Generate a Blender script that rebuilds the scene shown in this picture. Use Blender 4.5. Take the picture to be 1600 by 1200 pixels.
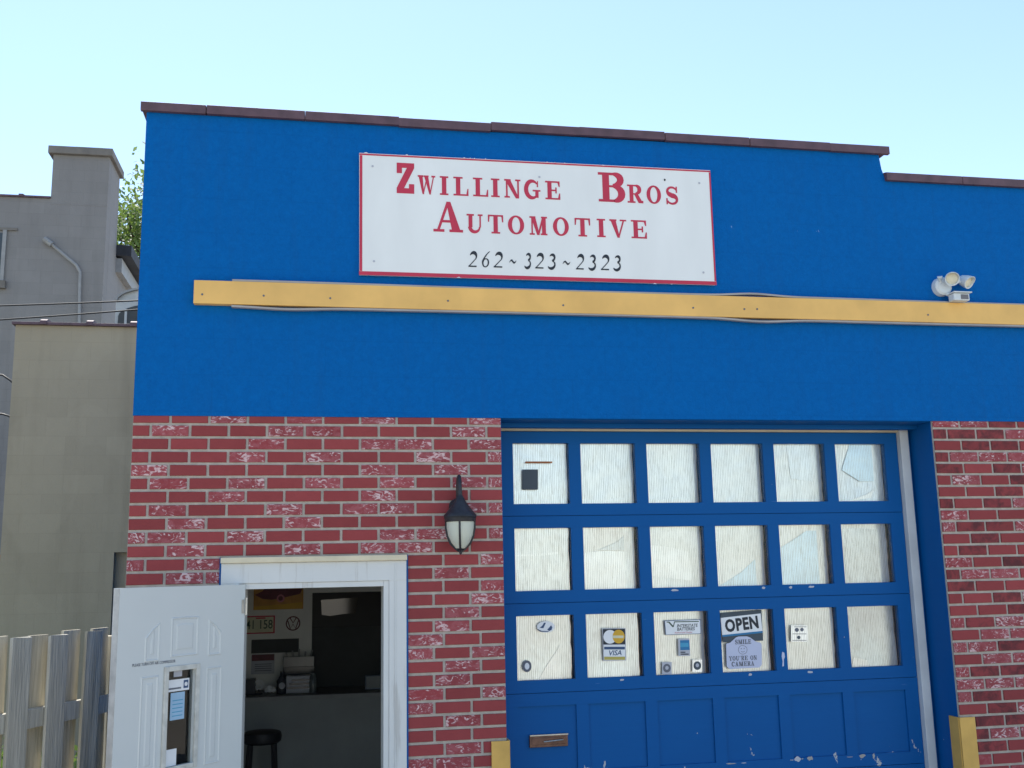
import bpy, bmesh, math, random
from mathutils import Vector, Matrix

random.seed(7)
scene = bpy.context.scene
for o in list(bpy.data.objects):
    bpy.data.objects.remove(o)
COL = scene.collection
R = math.radians

# ------------------------------------------------------------------ camera
FPX = 1616.21                                   # focal length in pixels of a 1600 wide picture
yaw, pit, rol = R(10.691), R(10.296), R(-1.189)
CAM = Vector((0.9867, -5.792, 2.15))
_r = Vector((math.cos(yaw), -math.sin(yaw), 0)); _f = Vector((math.sin(yaw), math.cos(yaw), 0)); _u = Vector((0, 0, 1))
FW = _f*math.cos(pit) + _u*math.sin(pit); U2 = _u*math.cos(pit) - _f*math.sin(pit)
RT = _r*math.cos(rol) + U2*math.sin(rol); UP = U2*math.cos(rol) - _r*math.sin(rol)
cd = bpy.data.cameras.new('camera'); cam = bpy.data.objects.new('camera', cd); COL.objects.link(cam)
cd.sensor_fit = 'HORIZONTAL'; cd.sensor_width = 36.0; cd.lens = 36.0*FPX/1600.0
cd.clip_start = 0.05; cd.clip_end = 3000
m = Matrix.Identity(4)
for i in range(3):
    m[i][0] = RT[i]; m[i][1] = UP[i]; m[i][2] = -FW[i]; m[i][3] = CAM[i]
cam.matrix_world = m
scene.camera = cam

def P(px, py, Y=0.0):
    """direction through a photo pixel (1600x1200), met with the plane y = Y"""
    d = FW + RT*((px-800)/FPX) - UP*((py-600)/FPX)
    q = CAM + d*((Y-CAM.y)/d.y)
    return q.x, q.z

# ------------------------------------------------------------------ light
SUN_EL, SUN_AZ = R(62), R(-9)                   # azimuth measured from +Y towards +X
S = Vector((math.sin(SUN_AZ)*math.cos(SUN_EL), math.cos(SUN_AZ)*math.cos(SUN_EL), math.sin(SUN_EL)))
w = bpy.data.worlds.new('World'); scene.world = w; w.use_nodes = True
nt = w.node_tree; nt.nodes.clear()
sky = nt.nodes.new('ShaderNodeTexSky'); sky.sky_type = 'NISHITA'; sky.sun_disc = False
sky.sun_elevation = SUN_EL; sky.sun_rotation = SUN_AZ; sky.altitude = 200
sky.air_density = 1.0; sky.dust_density = 0.2; sky.ozone_density = 0.0
bg = nt.nodes.new('ShaderNodeBackground'); bg.inputs['Strength'].default_value = 0.148
wo = nt.nodes.new('ShaderNodeOutputWorld')
nt.links.new(sky.outputs[0], bg.inputs[0]); nt.links.new(bg.outputs[0], wo.inputs[0])
sd = bpy.data.lights.new('sun', 'SUN'); sd.energy = 4.2; sd.angle = R(0.53); sd.color = (1.0, 0.95, 0.87)
so = bpy.data.objects.new('sun', sd); COL.objects.link(so); so.location = (0, 0, 30)
so.rotation_euler = S.to_track_quat('Z', 'Y').to_euler()
vs = scene.view_settings; vs.view_transform = 'Standard'; vs.look = 'None'; vs.gamma = 1.0
vs.use_curve_mapping = False; vs.exposure = 0.93

# ------------------------------------------------------------------ materials
MATS = {}
def N(t, kind, **kw):
    n = t.nodes.new(kind)
    for k, v in kw.items():
        if k in n.inputs: n.inputs[k].default_value = v
        else: setattr(n, k, v)
    return n
def ramp(t, fac, stops):
    r = N(t, 'ShaderNodeValToRGB'); e = r.color_ramp.elements
    while len(e) < len(stops): e.new(0.5)
    for el, (p, c) in zip(e, stops):
        el.position = p; el.color = (*c, 1) if len(c) == 3 else c
    t.links.new(fac, r.inputs[0]); return r.outputs[0]
def mixc(t, fac, a, b, mode='MIX'):
    x = N(t, 'ShaderNodeMix', data_type='RGBA', blend_type=mode)
    for sock, val in ((x.inputs[0], fac), (x.inputs[6], a), (x.inputs[7], b)):
        if hasattr(val, 'is_linked'): t.links.new(val, sock)
        elif isinstance(val, (tuple, list)): sock.default_value = (*val, 1) if len(val) == 3 else val
        else: sock.default_value = val
    return x.outputs[2]
def mathn(t, op, a, b=None, c=None):
    x = N(t, 'ShaderNodeMath', operation=op)
    for i, val in enumerate((a, b, c)):
        if val is None: continue
        if hasattr(val, 'is_linked'): t.links.new(val, x.inputs[i])
        else: x.inputs[i].default_value = val
    return x.outputs[0]
def coords(t, scale=(1, 1, 1), which='Object', rand=False):
    tc = N(t, 'ShaderNodeTexCoord'); mp = N(t, 'ShaderNodeMapping'); mp.inputs['Scale'].default_value = scale
    src = tc.outputs[which]
    if rand:
        oi = N(t, 'ShaderNodeObjectInfo')
        sc = N(t, 'ShaderNodeVectorMath', operation='SCALE'); sc.inputs[0].default_value = (37.1, 53.7, 91.3)
        t.links.new(oi.outputs['Random'], sc.inputs['Scale'])
        ad = N(t, 'ShaderNodeVectorMath', operation='ADD')
        t.links.new(src, ad.inputs[0]); t.links.new(sc.outputs[0], ad.inputs[1]); src = ad.outputs[0]
    t.links.new(src, mp.inputs[0]); return mp.outputs[0]
def noise(t, vec, scale, detail=4, rough=0.55, dist=0.0):
    n = N(t, 'ShaderNodeTexNoise'); n.inputs['Scale'].default_value = scale; n.inputs['Detail'].default_value = detail
    n.inputs['Roughness'].default_value = rough; n.inputs['Distortion'].default_value = dist
    t.links.new(vec, n.inputs['Vector']); return n.outputs['Fac']
def bump(t, h, strength=0.3, dist=0.01, normal=None):
    b = N(t, 'ShaderNodeBump'); b.inputs['Strength'].default_value = strength; b.inputs['Distance'].default_value = dist
    t.links.new(h, b.inputs['Height'])
    if normal is not None: t.links.new(normal, b.inputs['Normal'])
    return b.outputs[0]
def mat(name):
    m_ = bpy.data.materials.new(name); m_.use_nodes = True; t = m_.node_tree
    b = t.nodes['Principled BSDF']; MATS[name] = m_
    return m_, t, b
def simple(name, col, rough=0.6, metal=0.0, var=0.12, scale=9.0, bstr=0.15, bscale=60.0, bdist=0.002, spec=0.4, rand=False, stretch=(1, 1, 1)):
    m_, t, b = mat(name)
    v = coords(t, stretch, rand=rand)
    f = noise(t, v, scale, 5)
    lo = tuple(c*(1-var) for c in col); hi = tuple(min(1, c*(1+var)) for c in col)
    t.links.new(ramp(t, f, [(0.3, lo), (0.7, hi)]), b.inputs['Base Color'])
    b.inputs['Roughness'].default_value = rough; b.inputs['Metallic'].default_value = metal
    b.inputs['Specular IOR Level'].default_value = spec
    if bstr: t.links.new(bump(t, noise(t, v, bscale, 3), bstr, bdist), b.inputs['Normal'])
    return m_

# painted block wall, blue
m_, t, b = mat('blue_block')
v = coords(t)
big = noise(t, v, 0.9, 4); fine = noise(t, v, 34, 6, 0.72); grit = noise(t, v, 95, 4, 0.75)
c = mixc(t, big, (0.0008, 0.118, 0.400), (0.0012, 0.136, 0.450))
fr = ramp(t, fine, [(0.30, (0, 0, 0)), (0.72, (1, 1, 1))])
c = mixc(t, mathn(t, 'MULTIPLY', fr, 0.55), c, (0.0010, 0.080, 0.285))
c = mixc(t, mathn(t, 'MULTIPLY', ramp(t, grit, [(0.45, (0, 0, 0)), (0.75, (1, 1, 1))]), 0.45), c, (0.004, 0.150, 0.46))
run = ramp(t, noise(t, coords(t, (5, 5, 0.35)), 1.7, 5, 0.62), [(0.52, (0, 0, 0)), (0.74, (1, 1, 1))])
c = mixc(t, mathn(t, 'MULTIPLY', run, 0.22), c, (0.012, 0.085, 0.24))
chip = ramp(t, noise(t, coords(t, (1, 1, 0.8)), 17, 3, 0.5), [(0.785, (0, 0, 0)), (0.80, (1, 1, 1))])
c = mixc(t, mathn(t, 'MULTIPLY', chip, 0.55), c, (0.35, 0.5, 0.7))
t.links.new(c, b.inputs['Base Color']); b.inputs['Roughness'].default_value = 0.75; b.inputs['Specular IOR Level'].default_value = 0.07
tc = N(t, 'ShaderNodeTexCoord'); sx = N(t, 'ShaderNodeSeparateXYZ'); t.links.new(tc.outputs['Object'], sx.inputs[0])
cb = N(t, 'ShaderNodeCombineXYZ'); t.links.new(sx.outputs[0], cb.inputs[0]); t.links.new(sx.outputs[2], cb.inputs[1])
bk = N(t, 'ShaderNodeTexBrick'); t.links.new(cb.outputs[0], bk.inputs['Vector'])
bk.inputs['Scale'].default_value = 1.0; bk.inputs['Brick Width'].default_value = 0.406; bk.inputs['Row Height'].default_value = 0.203
bk.inputs['Mortar Size'].default_value = 0.006; bk.inputs['Mortar Smooth'].default_value = 1.0
c2 = mixc(t, mathn(t, 'MULTIPLY', bk.outputs['Fac'], 0.16), c, (0.0010, 0.070, 0.25)); t.links.new(c2, b.inputs['Base Color'])
nb = bump(t, bk.outputs['Fac'], -0.30, 0.01)
nb = bump(t, mathn(t, 'ADD', mathn(t, 'MULTIPLY', fine, 0.6), mathn(t, 'MULTIPLY', grit, 0.7)), 0.8, 0.010, nb)
t.links.new(nb, b.inputs['Normal'])

# glossy blue paint of the door, chipped and scuffed
m_, t, b = mat('blue_door')
v = coords(t); big = noise(t, v, 2.2, 4); st = noise(t, coords(t, (3, 3, 40)), 1.2, 4)
c = mixc(t, big, (0.0015, 0.083, 0.285), (0.002, 0.102, 0.335))
c = mixc(t, mathn(t, 'MULTIPLY', st, 0.35), c, (0.002, 0.066, 0.235))
tc = N(t, 'ShaderNodeTexCoord'); sx = N(t, 'ShaderNodeSeparateXYZ'); t.links.new(tc.outputs['Object'], sx.inputs[0])
low = N(t, 'ShaderNodeMapRange'); t.links.new(sx.outputs[2], low.inputs[0])
low.inputs[1].default_value = 1.20; low.inputs[2].default_value = 0.98; low.inputs[3].default_value = 0.0; low.inputs[4].default_value = 0.11
n1 = mathn(t, 'ADD', noise(t, coords(t, (1.6, 1, 1.0)), 9, 5, 0.6, 0.4), low.outputs[0])
chip = ramp(t, n1, [(0.735, (0, 0, 0)), (0.745, (1, 1, 1))])
c = mixc(t, chip, c, (0.42, 0.43, 0.45))
scr = ramp(t, noise(t, coords(t, (4, 1, 60)), 1.1, 3, 0.5), [(0.74, (0, 0, 0)), (0.77, (1, 1, 1))])
c = mixc(t, mathn(t, 'MULTIPLY', scr, 0.25), c, (0.2, 0.35, 0.6))
t.links.new(c, b.inputs['Base Color']); b.inputs['Roughness'].default_value = 0.5; b.inputs['Specular IOR Level'].default_value = 0.12
t.links.new(bump(t, noise(t, coords(t, (1, 1, 12)), 14, 4), 0.12, 0.004), b.inputs['Normal'])

def brick_mat(name, a, bcol, white=0.0, dark=0.0):
    m_, t, b = mat(name)
    v = coords(t, rand=True); oi = N(t, 'ShaderNodeObjectInfo')
    c = mixc(t, noise(t, v, 14, 4), a, bcol)
    hsv = N(t, 'ShaderNodeHueSaturation'); t.links.new(c, hsv.inputs['Color'])
    t.links.new(mathn(t, 'MULTIPLY_ADD', oi.outputs['Random'], 0.26, 0.89), hsv.inputs['Value'])
    hsv.inputs['Saturation'].default_value = 1.0
    c = hsv.outputs[0]
    if dark:
        d = ramp(t, noise(t, v, 15, 5, 0.7, 0.5), [(0.44, (0, 0, 0)), (0.62, (1, 1, 1))])
        c = mixc(t, mathn(t, 'MULTIPLY', d, dark), c, (0.045, 0.022, 0.026))
    if white:
        n = noise(t, coords(t, (0.6, 1, 1.15), rand=True), 36, 5, 0.62, 1.8)
        n2 = noise(t, v, 9, 2)
        k = ramp(t, mathn(t, 'MULTIPLY_ADD', n2, 0.35, n), [(0.745-white*0.03, (0, 0, 0)), (0.825-white*0.03, (1, 1, 1))])
        c = mixc(t, mathn(t, 'MULTIPLY', k, 0.92), c, (0.66, 0.50, 0.50))
        pk = ramp(t, noise(t, v, 24, 3, 0.6, 0.8), [(0.45, (0, 0, 0)), (0.62, (1, 1, 1))])
        c = mixc(t, mathn(t, 'MULTIPLY', pk, 0.30), c, (0.46, 0.17, 0.19))
    t.links.new(c, b.inputs['Base Color']); b.inputs['Roughness'].default_value = 0.8; b.inputs['Specular IOR Level'].default_value = 0.25
    t.links.new(bump(t, noise(t, v, 70, 5, 0.65), 0.5, 0.004), b.inputs['Normal'])
brick_mat('brick_red', (0.240, 0.042, 0.045), (0.290, 0.056, 0.058))
brick_mat('brick_white', (0.25, 0.047, 0.055), (0.31, 0.070, 0.078), white=1.0)
brick_mat('brick_light', (0.24, 0.040, 0.047), (0.29, 0.054, 0.060), white=0.1)
brick_mat('brick_dark', (0.21, 0.036, 0.041), (0.25, 0.048, 0.050), dark=0.65)
simple('mortar', (0.42, 0.38, 0.335), 0.92, var=0.15, scale=22, bstr=0.6, bscale=140, bdist=0.004)
simple('white_board', (0.755, 0.77, 0.755), 0.5, var=0.045, scale=4, bstr=0.05, stretch=(1, 1, 0.3))
simple('sign_red', (0.50, 0.030, 0.070), 0.55, var=0.08, bstr=0)
simple('ink_black', (0.020, 0.026, 0.036), 0.6, var=0.1, bstr=0)
simple('ink_grey', (0.13, 0.14, 0.17), 0.7, var=0.1, bstr=0)
simple('yellow_paint', (0.76, 0.455, 0.135), 0.55, var=0.11, scale=3.5, bstr=0.1, bscale=30)
simple('yellow_guard', (0.62, 0.37, 0.09), 0.55, var=0.14, scale=6, bstr=0.2, bscale=40)
simple('grey_strip', (0.34, 0.32, 0.31), 0.55, var=0.15, scale=4, bstr=0.1)
simple('clay_coping', (0.098, 0.052, 0.066), 0.55, var=0.25, scale=12, bstr=0.35, bscale=50, bdist=0.004, spec=0.5, rand=True)
simple('cream_trim', (0.62, 0.55, 0.40), 0.6, var=0.12, scale=7, bstr=0.15)
# worn white paint on the door frame
m_, t, b = mat('white_frame')
v = coords(t); gr = noise(t, coords(t, (14, 14, 1.1)), 1.7, 5, 0.6)
c = mixc(t, noise(t, v, 5, 4), (0.56, 0.575, 0.57), (0.66, 0.665, 0.65))
ck = ramp(t, gr, [(0.58, (0, 0, 0)), (0.66, (1, 1, 1))])
c = mixc(t, mathn(t, 'MULTIPLY', ck, 0.45), c, (0.38, 0.36, 0.33))
t.links.new(c, b.inputs['Base Color']); b.inputs['Roughness'].default_value = 0.55
t.links.new(bump(t, gr, -0.25, 0.004), b.inputs['Normal'])
simple('white_stop', (0.55, 0.57, 0.58), 0.55, var=0.1, scale=5, bstr=0.1)
# steel entry door, white
m_, t, b = mat('white_door')
v = coords(t); c = mixc(t, noise(t, v, 2.5, 5), (0.55, 0.58, 0.575), (0.62, 0.645, 0.635))
d = ramp(t, noise(t, coords(t, (1, 1, 0.5)), 9, 5, 0.65), [(0.66, (0, 0, 0)), (0.80, (1, 1, 1))])
c = mixc(t, mathn(t, 'MULTIPLY', d, 0.4), c, (0.42, 0.38, 0.33))
t.links.new(c, b.inputs['Base Color']); b.inputs['Roughness'].default_value = 0.4
simple('lite_frame', (0.55, 0.545, 0.50), 0.6, var=0.2, scale=18, bstr=0.15)
simple('door_edge', (0.45, 0.44, 0.42), 0.6, var=0.2, scale=15, bstr=0.2)
simple('metal_bare', (0.45, 0.43, 0.40), 0.35, metal=0.8, var=0.2, scale=20, bstr=0.1)
simple('brass_slot', (0.12, 0.065, 0.050), 0.35, metal=0.5, var=0.3, scale=25, bstr=0.2)
simple('black_iron', (0.022, 0.024, 0.030), 0.42, var=0.35, scale=30, bstr=0.35, bscale=80, bdist=0.003)
simple('flood_white', (0.62, 0.66, 0.67), 0.5, var=0.08, bstr=0.05)
simple('flood_lens', (0.66, 0.62, 0.48), 0.25, var=0.1, scale=40, bstr=0.4, bscale=90, bdist=0.004)
simple('sensor_dark', (0.16, 0.15, 0.16), 0.3, var=0.1, bstr=0)
m_, t, b = mat('frosted_globe')
b.inputs['Base Color'].default_value = (0.68, 0.72, 0.62, 1); b.inputs['Roughness'].default_value = 0.3
b.inputs['Transmission Weight'].default_value = 0.25; b.inputs['Subsurface Weight'].default_value = 0.0
simple('weathered_wood', (0.47, 0.42, 0.32), 0.85, var=0.28, scale=3.0, bstr=0.7, bscale=9, bdist=0.01, spec=0.2, rand=True, stretch=(9, 9, 0.7))
simple('grey_wood', (0.44, 0.42, 0.36), 0.85, var=0.22, scale=3.0, bstr=0.7, bscale=9, bdist=0.01, spec=0.2, rand=True, stretch=(9, 9, 0.7))
simple('asphalt', (0.16, 0.155, 0.145), 0.9, var=0.25, scale=1.2, bstr=0.5, bscale=60, bdist=0.01)
simple('concrete', (0.37, 0.335, 0.275), 0.9, var=0.12, scale=2.0, bstr=0.3, bscale=40, bdist=0.005)
simple('grass_soil', (0.09, 0.13, 0.035), 0.9, var=0.4, scale=6, bstr=0.5)
simple('grass_blade', (0.13, 0.24, 0.03), 0.7, var=0.3, scale=3, bstr=0)
simple('leaf', (0.10, 0.17, 0.035), 0.6, var=0.35, scale=1.2, bstr=0)
simple('bark', (0.10, 0.075, 0.05), 0.9, var=0.3, scale=9, bstr=0.5)

def block_wall(name, a, bcol, joint, bw=0.406, bh=0.203, warm=None):
    m_, t, b = mat(name); v = coords(t)
    c = mixc(t, noise(t, v, 0.6, 5), a, bcol)
    c = mixc(t, mathn(t, 'MULTIPLY', noise(t, v, 9, 5, 0.65), 0.25), c, tuple(x*0.72 for x in a))
    stn = ramp(t, noise(t, coords(t, (2.2, 2.2, 0.22)), 1.6, 5, 0.6), [(0.50, (0, 0, 0)), (0.72, (1, 1, 1))])
    c = mixc(t, mathn(t, 'MULTIPLY', stn, 0.35), c, tuple(x*0.62 for x in a))
    ptc = ramp(t, noise(t, v, 0.9, 2, 0.4), [(0.56, (0, 0, 0)), (0.575, (1, 1, 1))])
    c = mixc(t, mathn(t, 'MULTIPLY', ptc, 0.07), c, tuple(min(1, x*1.35) for x in bcol))
    tc = N(t, 'ShaderNodeTexCoord'); sx = N(t, 'ShaderNodeSeparateXYZ'); t.links.new(tc.outputs['Object'], sx.inputs[0])
    cb = N(t, 'ShaderNodeCombineXYZ')
    t.links.new(mathn(t, 'ADD', sx.outputs[0], sx.outputs[1]), cb.inputs[0]); t.links.new(sx.outputs[2], cb.inputs[1])
    bk = N(t, 'ShaderNodeTexBrick'); t.links.new(cb.outputs[0], bk.inputs['Vector'])
    bk.inputs['Scale'].default_value = 1.0; bk.inputs['Brick Width'].default_value = bw; bk.inputs['Row Height'].default_value = bh
    bk.inputs['Mortar Size'].default_value = 0.005; bk.inputs['Mortar Smooth'].default_value = 0.8
    bk.inputs['Color1'].default_value = (0.94,)*3+(1,); bk.inputs['Color2'].default_value = (1, 1, 1, 1); bk.inputs['Mortar'].default_value = (joint,)*3+(1,)
    c = mixc(t, 1.0, c, bk.outputs['Color'], 'MULTIPLY')
    t.links.new(c, b.inputs['Base Color']); b.inputs['Roughness'].default_value = 0.85; b.inputs['Specular IOR Level'].default_value = 0.2
    nb = bump(t, bk.outputs['Fac'], -0.35, 0.01); nb = bump(t, noise(t, v, 45, 4, 0.65), 0.4, 0.008, nb)
    t.links.new(nb, b.inputs['Normal'])
block_wall('beige_block', (0.37, 0.305, 0.215), (0.43, 0.36, 0.265), 0.90)
block_wall('grey_block', (0.228, 0.218, 0.214), (0.268, 0.258, 0.254), 0.86)
simple('grey_stone', (0.17, 0.155, 0.14), 0.85, var=0.2, scale=5, bstr=0.4)
simple('roof_dark', (0.035, 0.038, 0.048), 0.8, var=0.25, scale=5, bstr=0.4)
simple('grey_trim', (0.28, 0.28, 0.28), 0.6, var=0.12, bstr=0.1)
simple('pale_metal', (0.42, 0.43, 0.43), 0.45, var=0.12, bstr=0.05)
simple('cable_black', (0.02, 0.02, 0.022), 0.6, var=0.1, bstr=0)
simple('rust_orange', (0.36, 0.12, 0.04), 0.8, var=0.3, bstr=0.2)
# interior
simple('inner_wall', (0.78, 0.77, 0.73), 0.7, var=0.04, bstr=0.05)
simple('inner_dark', (0.060, 0.065, 0.068), 0.7, var=0.1, bstr=0)
simple('counter_front', (0.27, 0.285, 0.285), 0.6, var=0.12, scale=3, bstr=0.1)
simple('counter_top', (0.10, 0.10, 0.105), 0.4, var=0.1, bstr=0)
simple('black_vinyl', (0.014, 0.014, 0.018), 0.5, var=0.2, bstr=0.2)
simple('floor_vinyl', (0.42, 0.39, 0.34), 0.6, var=0.2, bstr=0.1)
simple('print_yellow', (0.50, 0.24, 0.045), 0.5, var=0.2, scale=14, bstr=0)
simple('print_maroon', (0.13, 0.022, 0.035), 0.5, var=0.3, scale=20, bstr=0)
simple('print_tan', (0.44, 0.37, 0.24), 0.6, var=0.25, scale=20, bstr=0)
simple('plate_cream', (0.62, 0.60, 0.42), 0.5, var=0.08, bstr=0)
simple('plate_ink', (0.05, 0.09, 0.06), 0.5, var=0.1, bstr=0)
simple('paper_white', (0.76, 0.77, 0.78), 0.6, var=0.03, bstr=0)
simple('paper_lilac', (0.50, 0.53, 0.68), 0.6, var=0.03, bstr=0)
simple('paper_blue', (0.33, 0.50, 0.66), 0.6, var=0.08, bstr=0)
simple('paper_grey', (0.44, 0.45, 0.50), 0.6, var=0.05, bstr=0)
simple('print_navy', (0.035, 0.075, 0.165), 0.5, var=0.1, bstr=0)
simple('print_blue', (0.02, 0.17, 0.36), 0.5, var=0.1, bstr=0)
simple('print_teal', (0.05, 0.30, 0.48), 0.5, var=0.1, bstr=0)
simple('print_gold', (0.62, 0.36, 0.03), 0.5, var=0.1, bstr=0)
simple('print_olive', (0.46, 0.38, 0.09), 0.5, var=0.1, bstr=0)
simple('print_pink', (0.55, 0.20, 0.24), 0.5, var=0.1, bstr=0)
simple('slate_card', (0.055, 0.075, 0.095), 0.6, var=0.06, bstr=0)
simple('jar_glass', (0.10, 0.12, 0.13), 0.15, var=0.2, bstr=0)
simple('bottle_dark', (0.03, 0.035, 0.05), 0.2, var=0.2, bstr=0)

def thin_glass(name, tint=(1, 1, 1), ior=1.45, rough=0.03):
    m_, t, b = mat(name); t.nodes.remove(b)
    out = t.nodes['Material Output']
    tr = N(t, 'ShaderNodeBsdfTransparent'); tr.inputs[0].default_value = (*tint, 1)
    gl = N(t, 'ShaderNodeBsdfGlossy'); gl.inputs['Roughness'].default_value = rough
    fr = N(t, 'ShaderNodeFresnel'); fr.inputs['IOR'].default_value = ior
    mx = N(t, 'ShaderNodeMixShader')
    t.links.new(fr.outputs[0], mx.inputs[0]); t.links.new(tr.outputs[0], mx.inputs[1]); t.links.new(gl.outputs[0], mx.inputs[2])
    t.links.new(mx.outputs[0], out.inputs[0]); return m_
thin_glass('ribbed_glass', (0.98, 0.99, 0.98), 1.45, 0.10)
thin_glass('mirror_glass', (0.25, 0.2, 0.12), 1.8, 0.08)
thin_glass('clear_glass', (0.90, 0.93, 0.93), 1.5, 0.01)

def film_mat(name, a, bcol, dirt):  # dark refraction lines of the glass ribs are painted into the film colour
    m_, t, b = mat(name); v = coords(t, rand=True)
    c = mixc(t, noise(t, v, 5, 4, 0.6, 0.6), a, bcol)
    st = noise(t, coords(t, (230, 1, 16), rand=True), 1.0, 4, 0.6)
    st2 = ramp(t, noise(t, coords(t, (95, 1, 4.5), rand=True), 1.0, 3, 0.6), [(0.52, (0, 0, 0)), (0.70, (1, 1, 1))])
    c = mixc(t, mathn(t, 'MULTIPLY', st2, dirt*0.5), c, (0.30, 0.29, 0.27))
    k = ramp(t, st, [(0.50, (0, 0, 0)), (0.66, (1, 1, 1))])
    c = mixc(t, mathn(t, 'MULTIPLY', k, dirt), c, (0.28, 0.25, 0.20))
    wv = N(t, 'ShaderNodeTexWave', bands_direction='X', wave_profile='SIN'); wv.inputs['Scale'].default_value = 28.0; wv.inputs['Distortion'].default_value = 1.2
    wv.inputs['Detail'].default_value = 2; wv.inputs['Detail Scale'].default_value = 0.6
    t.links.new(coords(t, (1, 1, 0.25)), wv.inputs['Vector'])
    rb = ramp(t, wv.outputs['Fac'], [(0.0, (1, 1, 1)), (0.34, (0, 0, 0))])  # evenly spaced rib lines, also painted as shade on the film
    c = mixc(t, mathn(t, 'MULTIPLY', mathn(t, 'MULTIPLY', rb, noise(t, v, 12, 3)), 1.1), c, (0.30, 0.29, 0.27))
    sp = ramp(t, noise(t, v, 30, 4, 0.6, 0.3), [(0.70, (0, 0, 0)), (0.76, (1, 1, 1))])
    c = mixc(t, mathn(t, 'MULTIPLY', sp, 0.2), c, (0.35, 0.33, 0.30))
    t.links.new(c, b.inputs['Base Color']); b.inputs['Roughness'].default_value = 0.30; b.inputs['Metallic'].default_value = 0.65
    t.links.new(bump(t, noise(t, v, 4, 3, 0.5, 0.8), 0.16, 0.02), b.inputs['Normal'])
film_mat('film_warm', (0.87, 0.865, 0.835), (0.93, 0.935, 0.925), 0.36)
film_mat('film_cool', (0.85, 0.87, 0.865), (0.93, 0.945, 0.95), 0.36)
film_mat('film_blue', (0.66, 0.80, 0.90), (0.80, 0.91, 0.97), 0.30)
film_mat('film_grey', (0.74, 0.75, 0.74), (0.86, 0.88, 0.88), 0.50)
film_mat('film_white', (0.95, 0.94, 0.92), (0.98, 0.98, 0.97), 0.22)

# ------------------------------------------------------------------ mesh helpers
class MB:
    def __init__(s): s.v = []; s.f = []
    def add(s, vs_, fs): o = len(s.v); s.v += [tuple(p) for p in vs_]; s.f += [tuple(o+i for i in f) for f in fs]; return s
    def box(s, x0, y0, z0, x1, y1, z1):
        return s.add([(x0, y0, z0), (x1, y0, z0), (x1, y1, z0), (x0, y1, z0), (x0, y0, z1), (x1, y0, z1), (x1, y1, z1), (x0, y1, z1)],
                     [(0, 3, 2, 1), (4, 5, 6, 7), (0, 1, 5, 4), (1, 2, 6, 5), (2, 3, 7, 6), (3, 0, 4, 7)])
    def prism(s, pts, y0, y1):
        """outline in x,z extruded from y0 (front) to y1"""
        n = len(pts)
        v_ = [(x, y0, z) for x, z in pts] + [(x, y1, z) for x, z in pts]
        f_ = [tuple(range(n)), tuple(range(2*n-1, n-1, -1))] + [(i, i+n, (i+1) % n+n, (i+1) % n) for i in range(n)]
        return s.add(v_, f_)
    def prism_x(s, pts, x0, x1):
        n = len(pts)
        v_ = [(x0, y, z) for y, z in pts] + [(x1, y, z) for y, z in pts]
        f_ = [tuple(range(n)), tuple(range(2*n-1, n-1, -1))] + [(i, i+n, (i+1) % n+n, (i+1) % n) for i in range(n)]
        return s.add(v_, f_)
    def lathe(s, prof, c=(0, 0, 0), seg=24, axis='Z'):
        n = len(prof); vs_ = []; fs = []
        for k in range(seg):
            a = 2*math.pi*k/seg
            for r_, h in prof:
                p = (r_*math.cos(a), r_*math.sin(a), h)
                if axis == 'Y': p = (p[0], p[2], p[1])
                vs_.append((c[0]+p[0], c[1]+p[1], c[2]+p[2]))
        for k in range(seg):
            k2 = (k+1) % seg
            for j in range(n-1): fs.append((k*n+j, k2*n+j, k2*n+j+1, k*n+j+1))
        fs.append(tuple(k*n for k in range(seg))); fs.append(tuple(k*n+n-1 for k in range(seg)))
        return s.add(vs_, fs)
    def tube(s, pts, r, seg=8):
        pts = [Vector(p) for p in pts]; rs = r if isinstance(r, (list, tuple)) else [r]*len(pts)
        vs_ = []; fs = []; prev = None
        for i, p in enumerate(pts):
            d = (pts[min(i+1, len(pts)-1)] - pts[max(i-1, 0)]).normalized()
            ref = prev if prev is not None else (Vector((0, 0, 1)) if abs(d.z) < 0.9 else Vector((1, 0, 0)))
            a = (ref - d*ref.dot(d)).normalized(); prev = a; b_ = d.cross(a)
            for k in range(seg):
                an = 2*math.pi*k/seg; vs_.append(p + (a*math.cos(an)+b_*math.sin(an))*rs[i])
        for i in range(len(pts)-1):
            for k in range(seg):
                k2 = (k+1) % seg; fs.append((i*seg+k, i*seg+k2, (i+1)*seg+k2, (i+1)*seg+k))
        fs.append(tuple(range(seg))); fs.append(tuple((len(pts)-1)*seg+k for k in range(seg)))
        return s.add(vs_, fs)
    def mesh(s, name, m_=None, smooth=False, bevel=0.0, fix=True):
        me = bpy.data.meshes.new(name); me.from_pydata(s.v, [], s.f)
        if fix or bevel:
            bm = bmesh.new(); bm.from_mesh(me)
            if fix: bmesh.ops.recalc_face_normals(bm, faces=bm.faces)
            if bevel:
                ed = [e for e in bm.edges if len(e.link_faces) == 2 and e.calc_face_angle(0) > 0.6]
                bmesh.ops.bevel(bm, geom=ed, offset=bevel, segments=2, profile=0.6, affect='EDGES')
            bm.to_mesh(me); bm.free()
        if m_: me.materials.append(MATS[m_])
        if smooth:
            for p in me.polygons: p.use_smooth = True
            me.set_sharp_from_angle(angle=R(40))
        return me
    def build(s, name, m_, parent=None, smooth=False, bevel=0.0, fix=True, M=None, **props):
        o = bpy.data.objects.new(name, s.mesh(name, m_, smooth, bevel, fix)); COL.objects.link(o)
        if M is not None: o.matrix_local = M
        if parent is not None: o.parent = parent
        for k, v_ in props.items(): o[k] = v_
        return o
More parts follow.
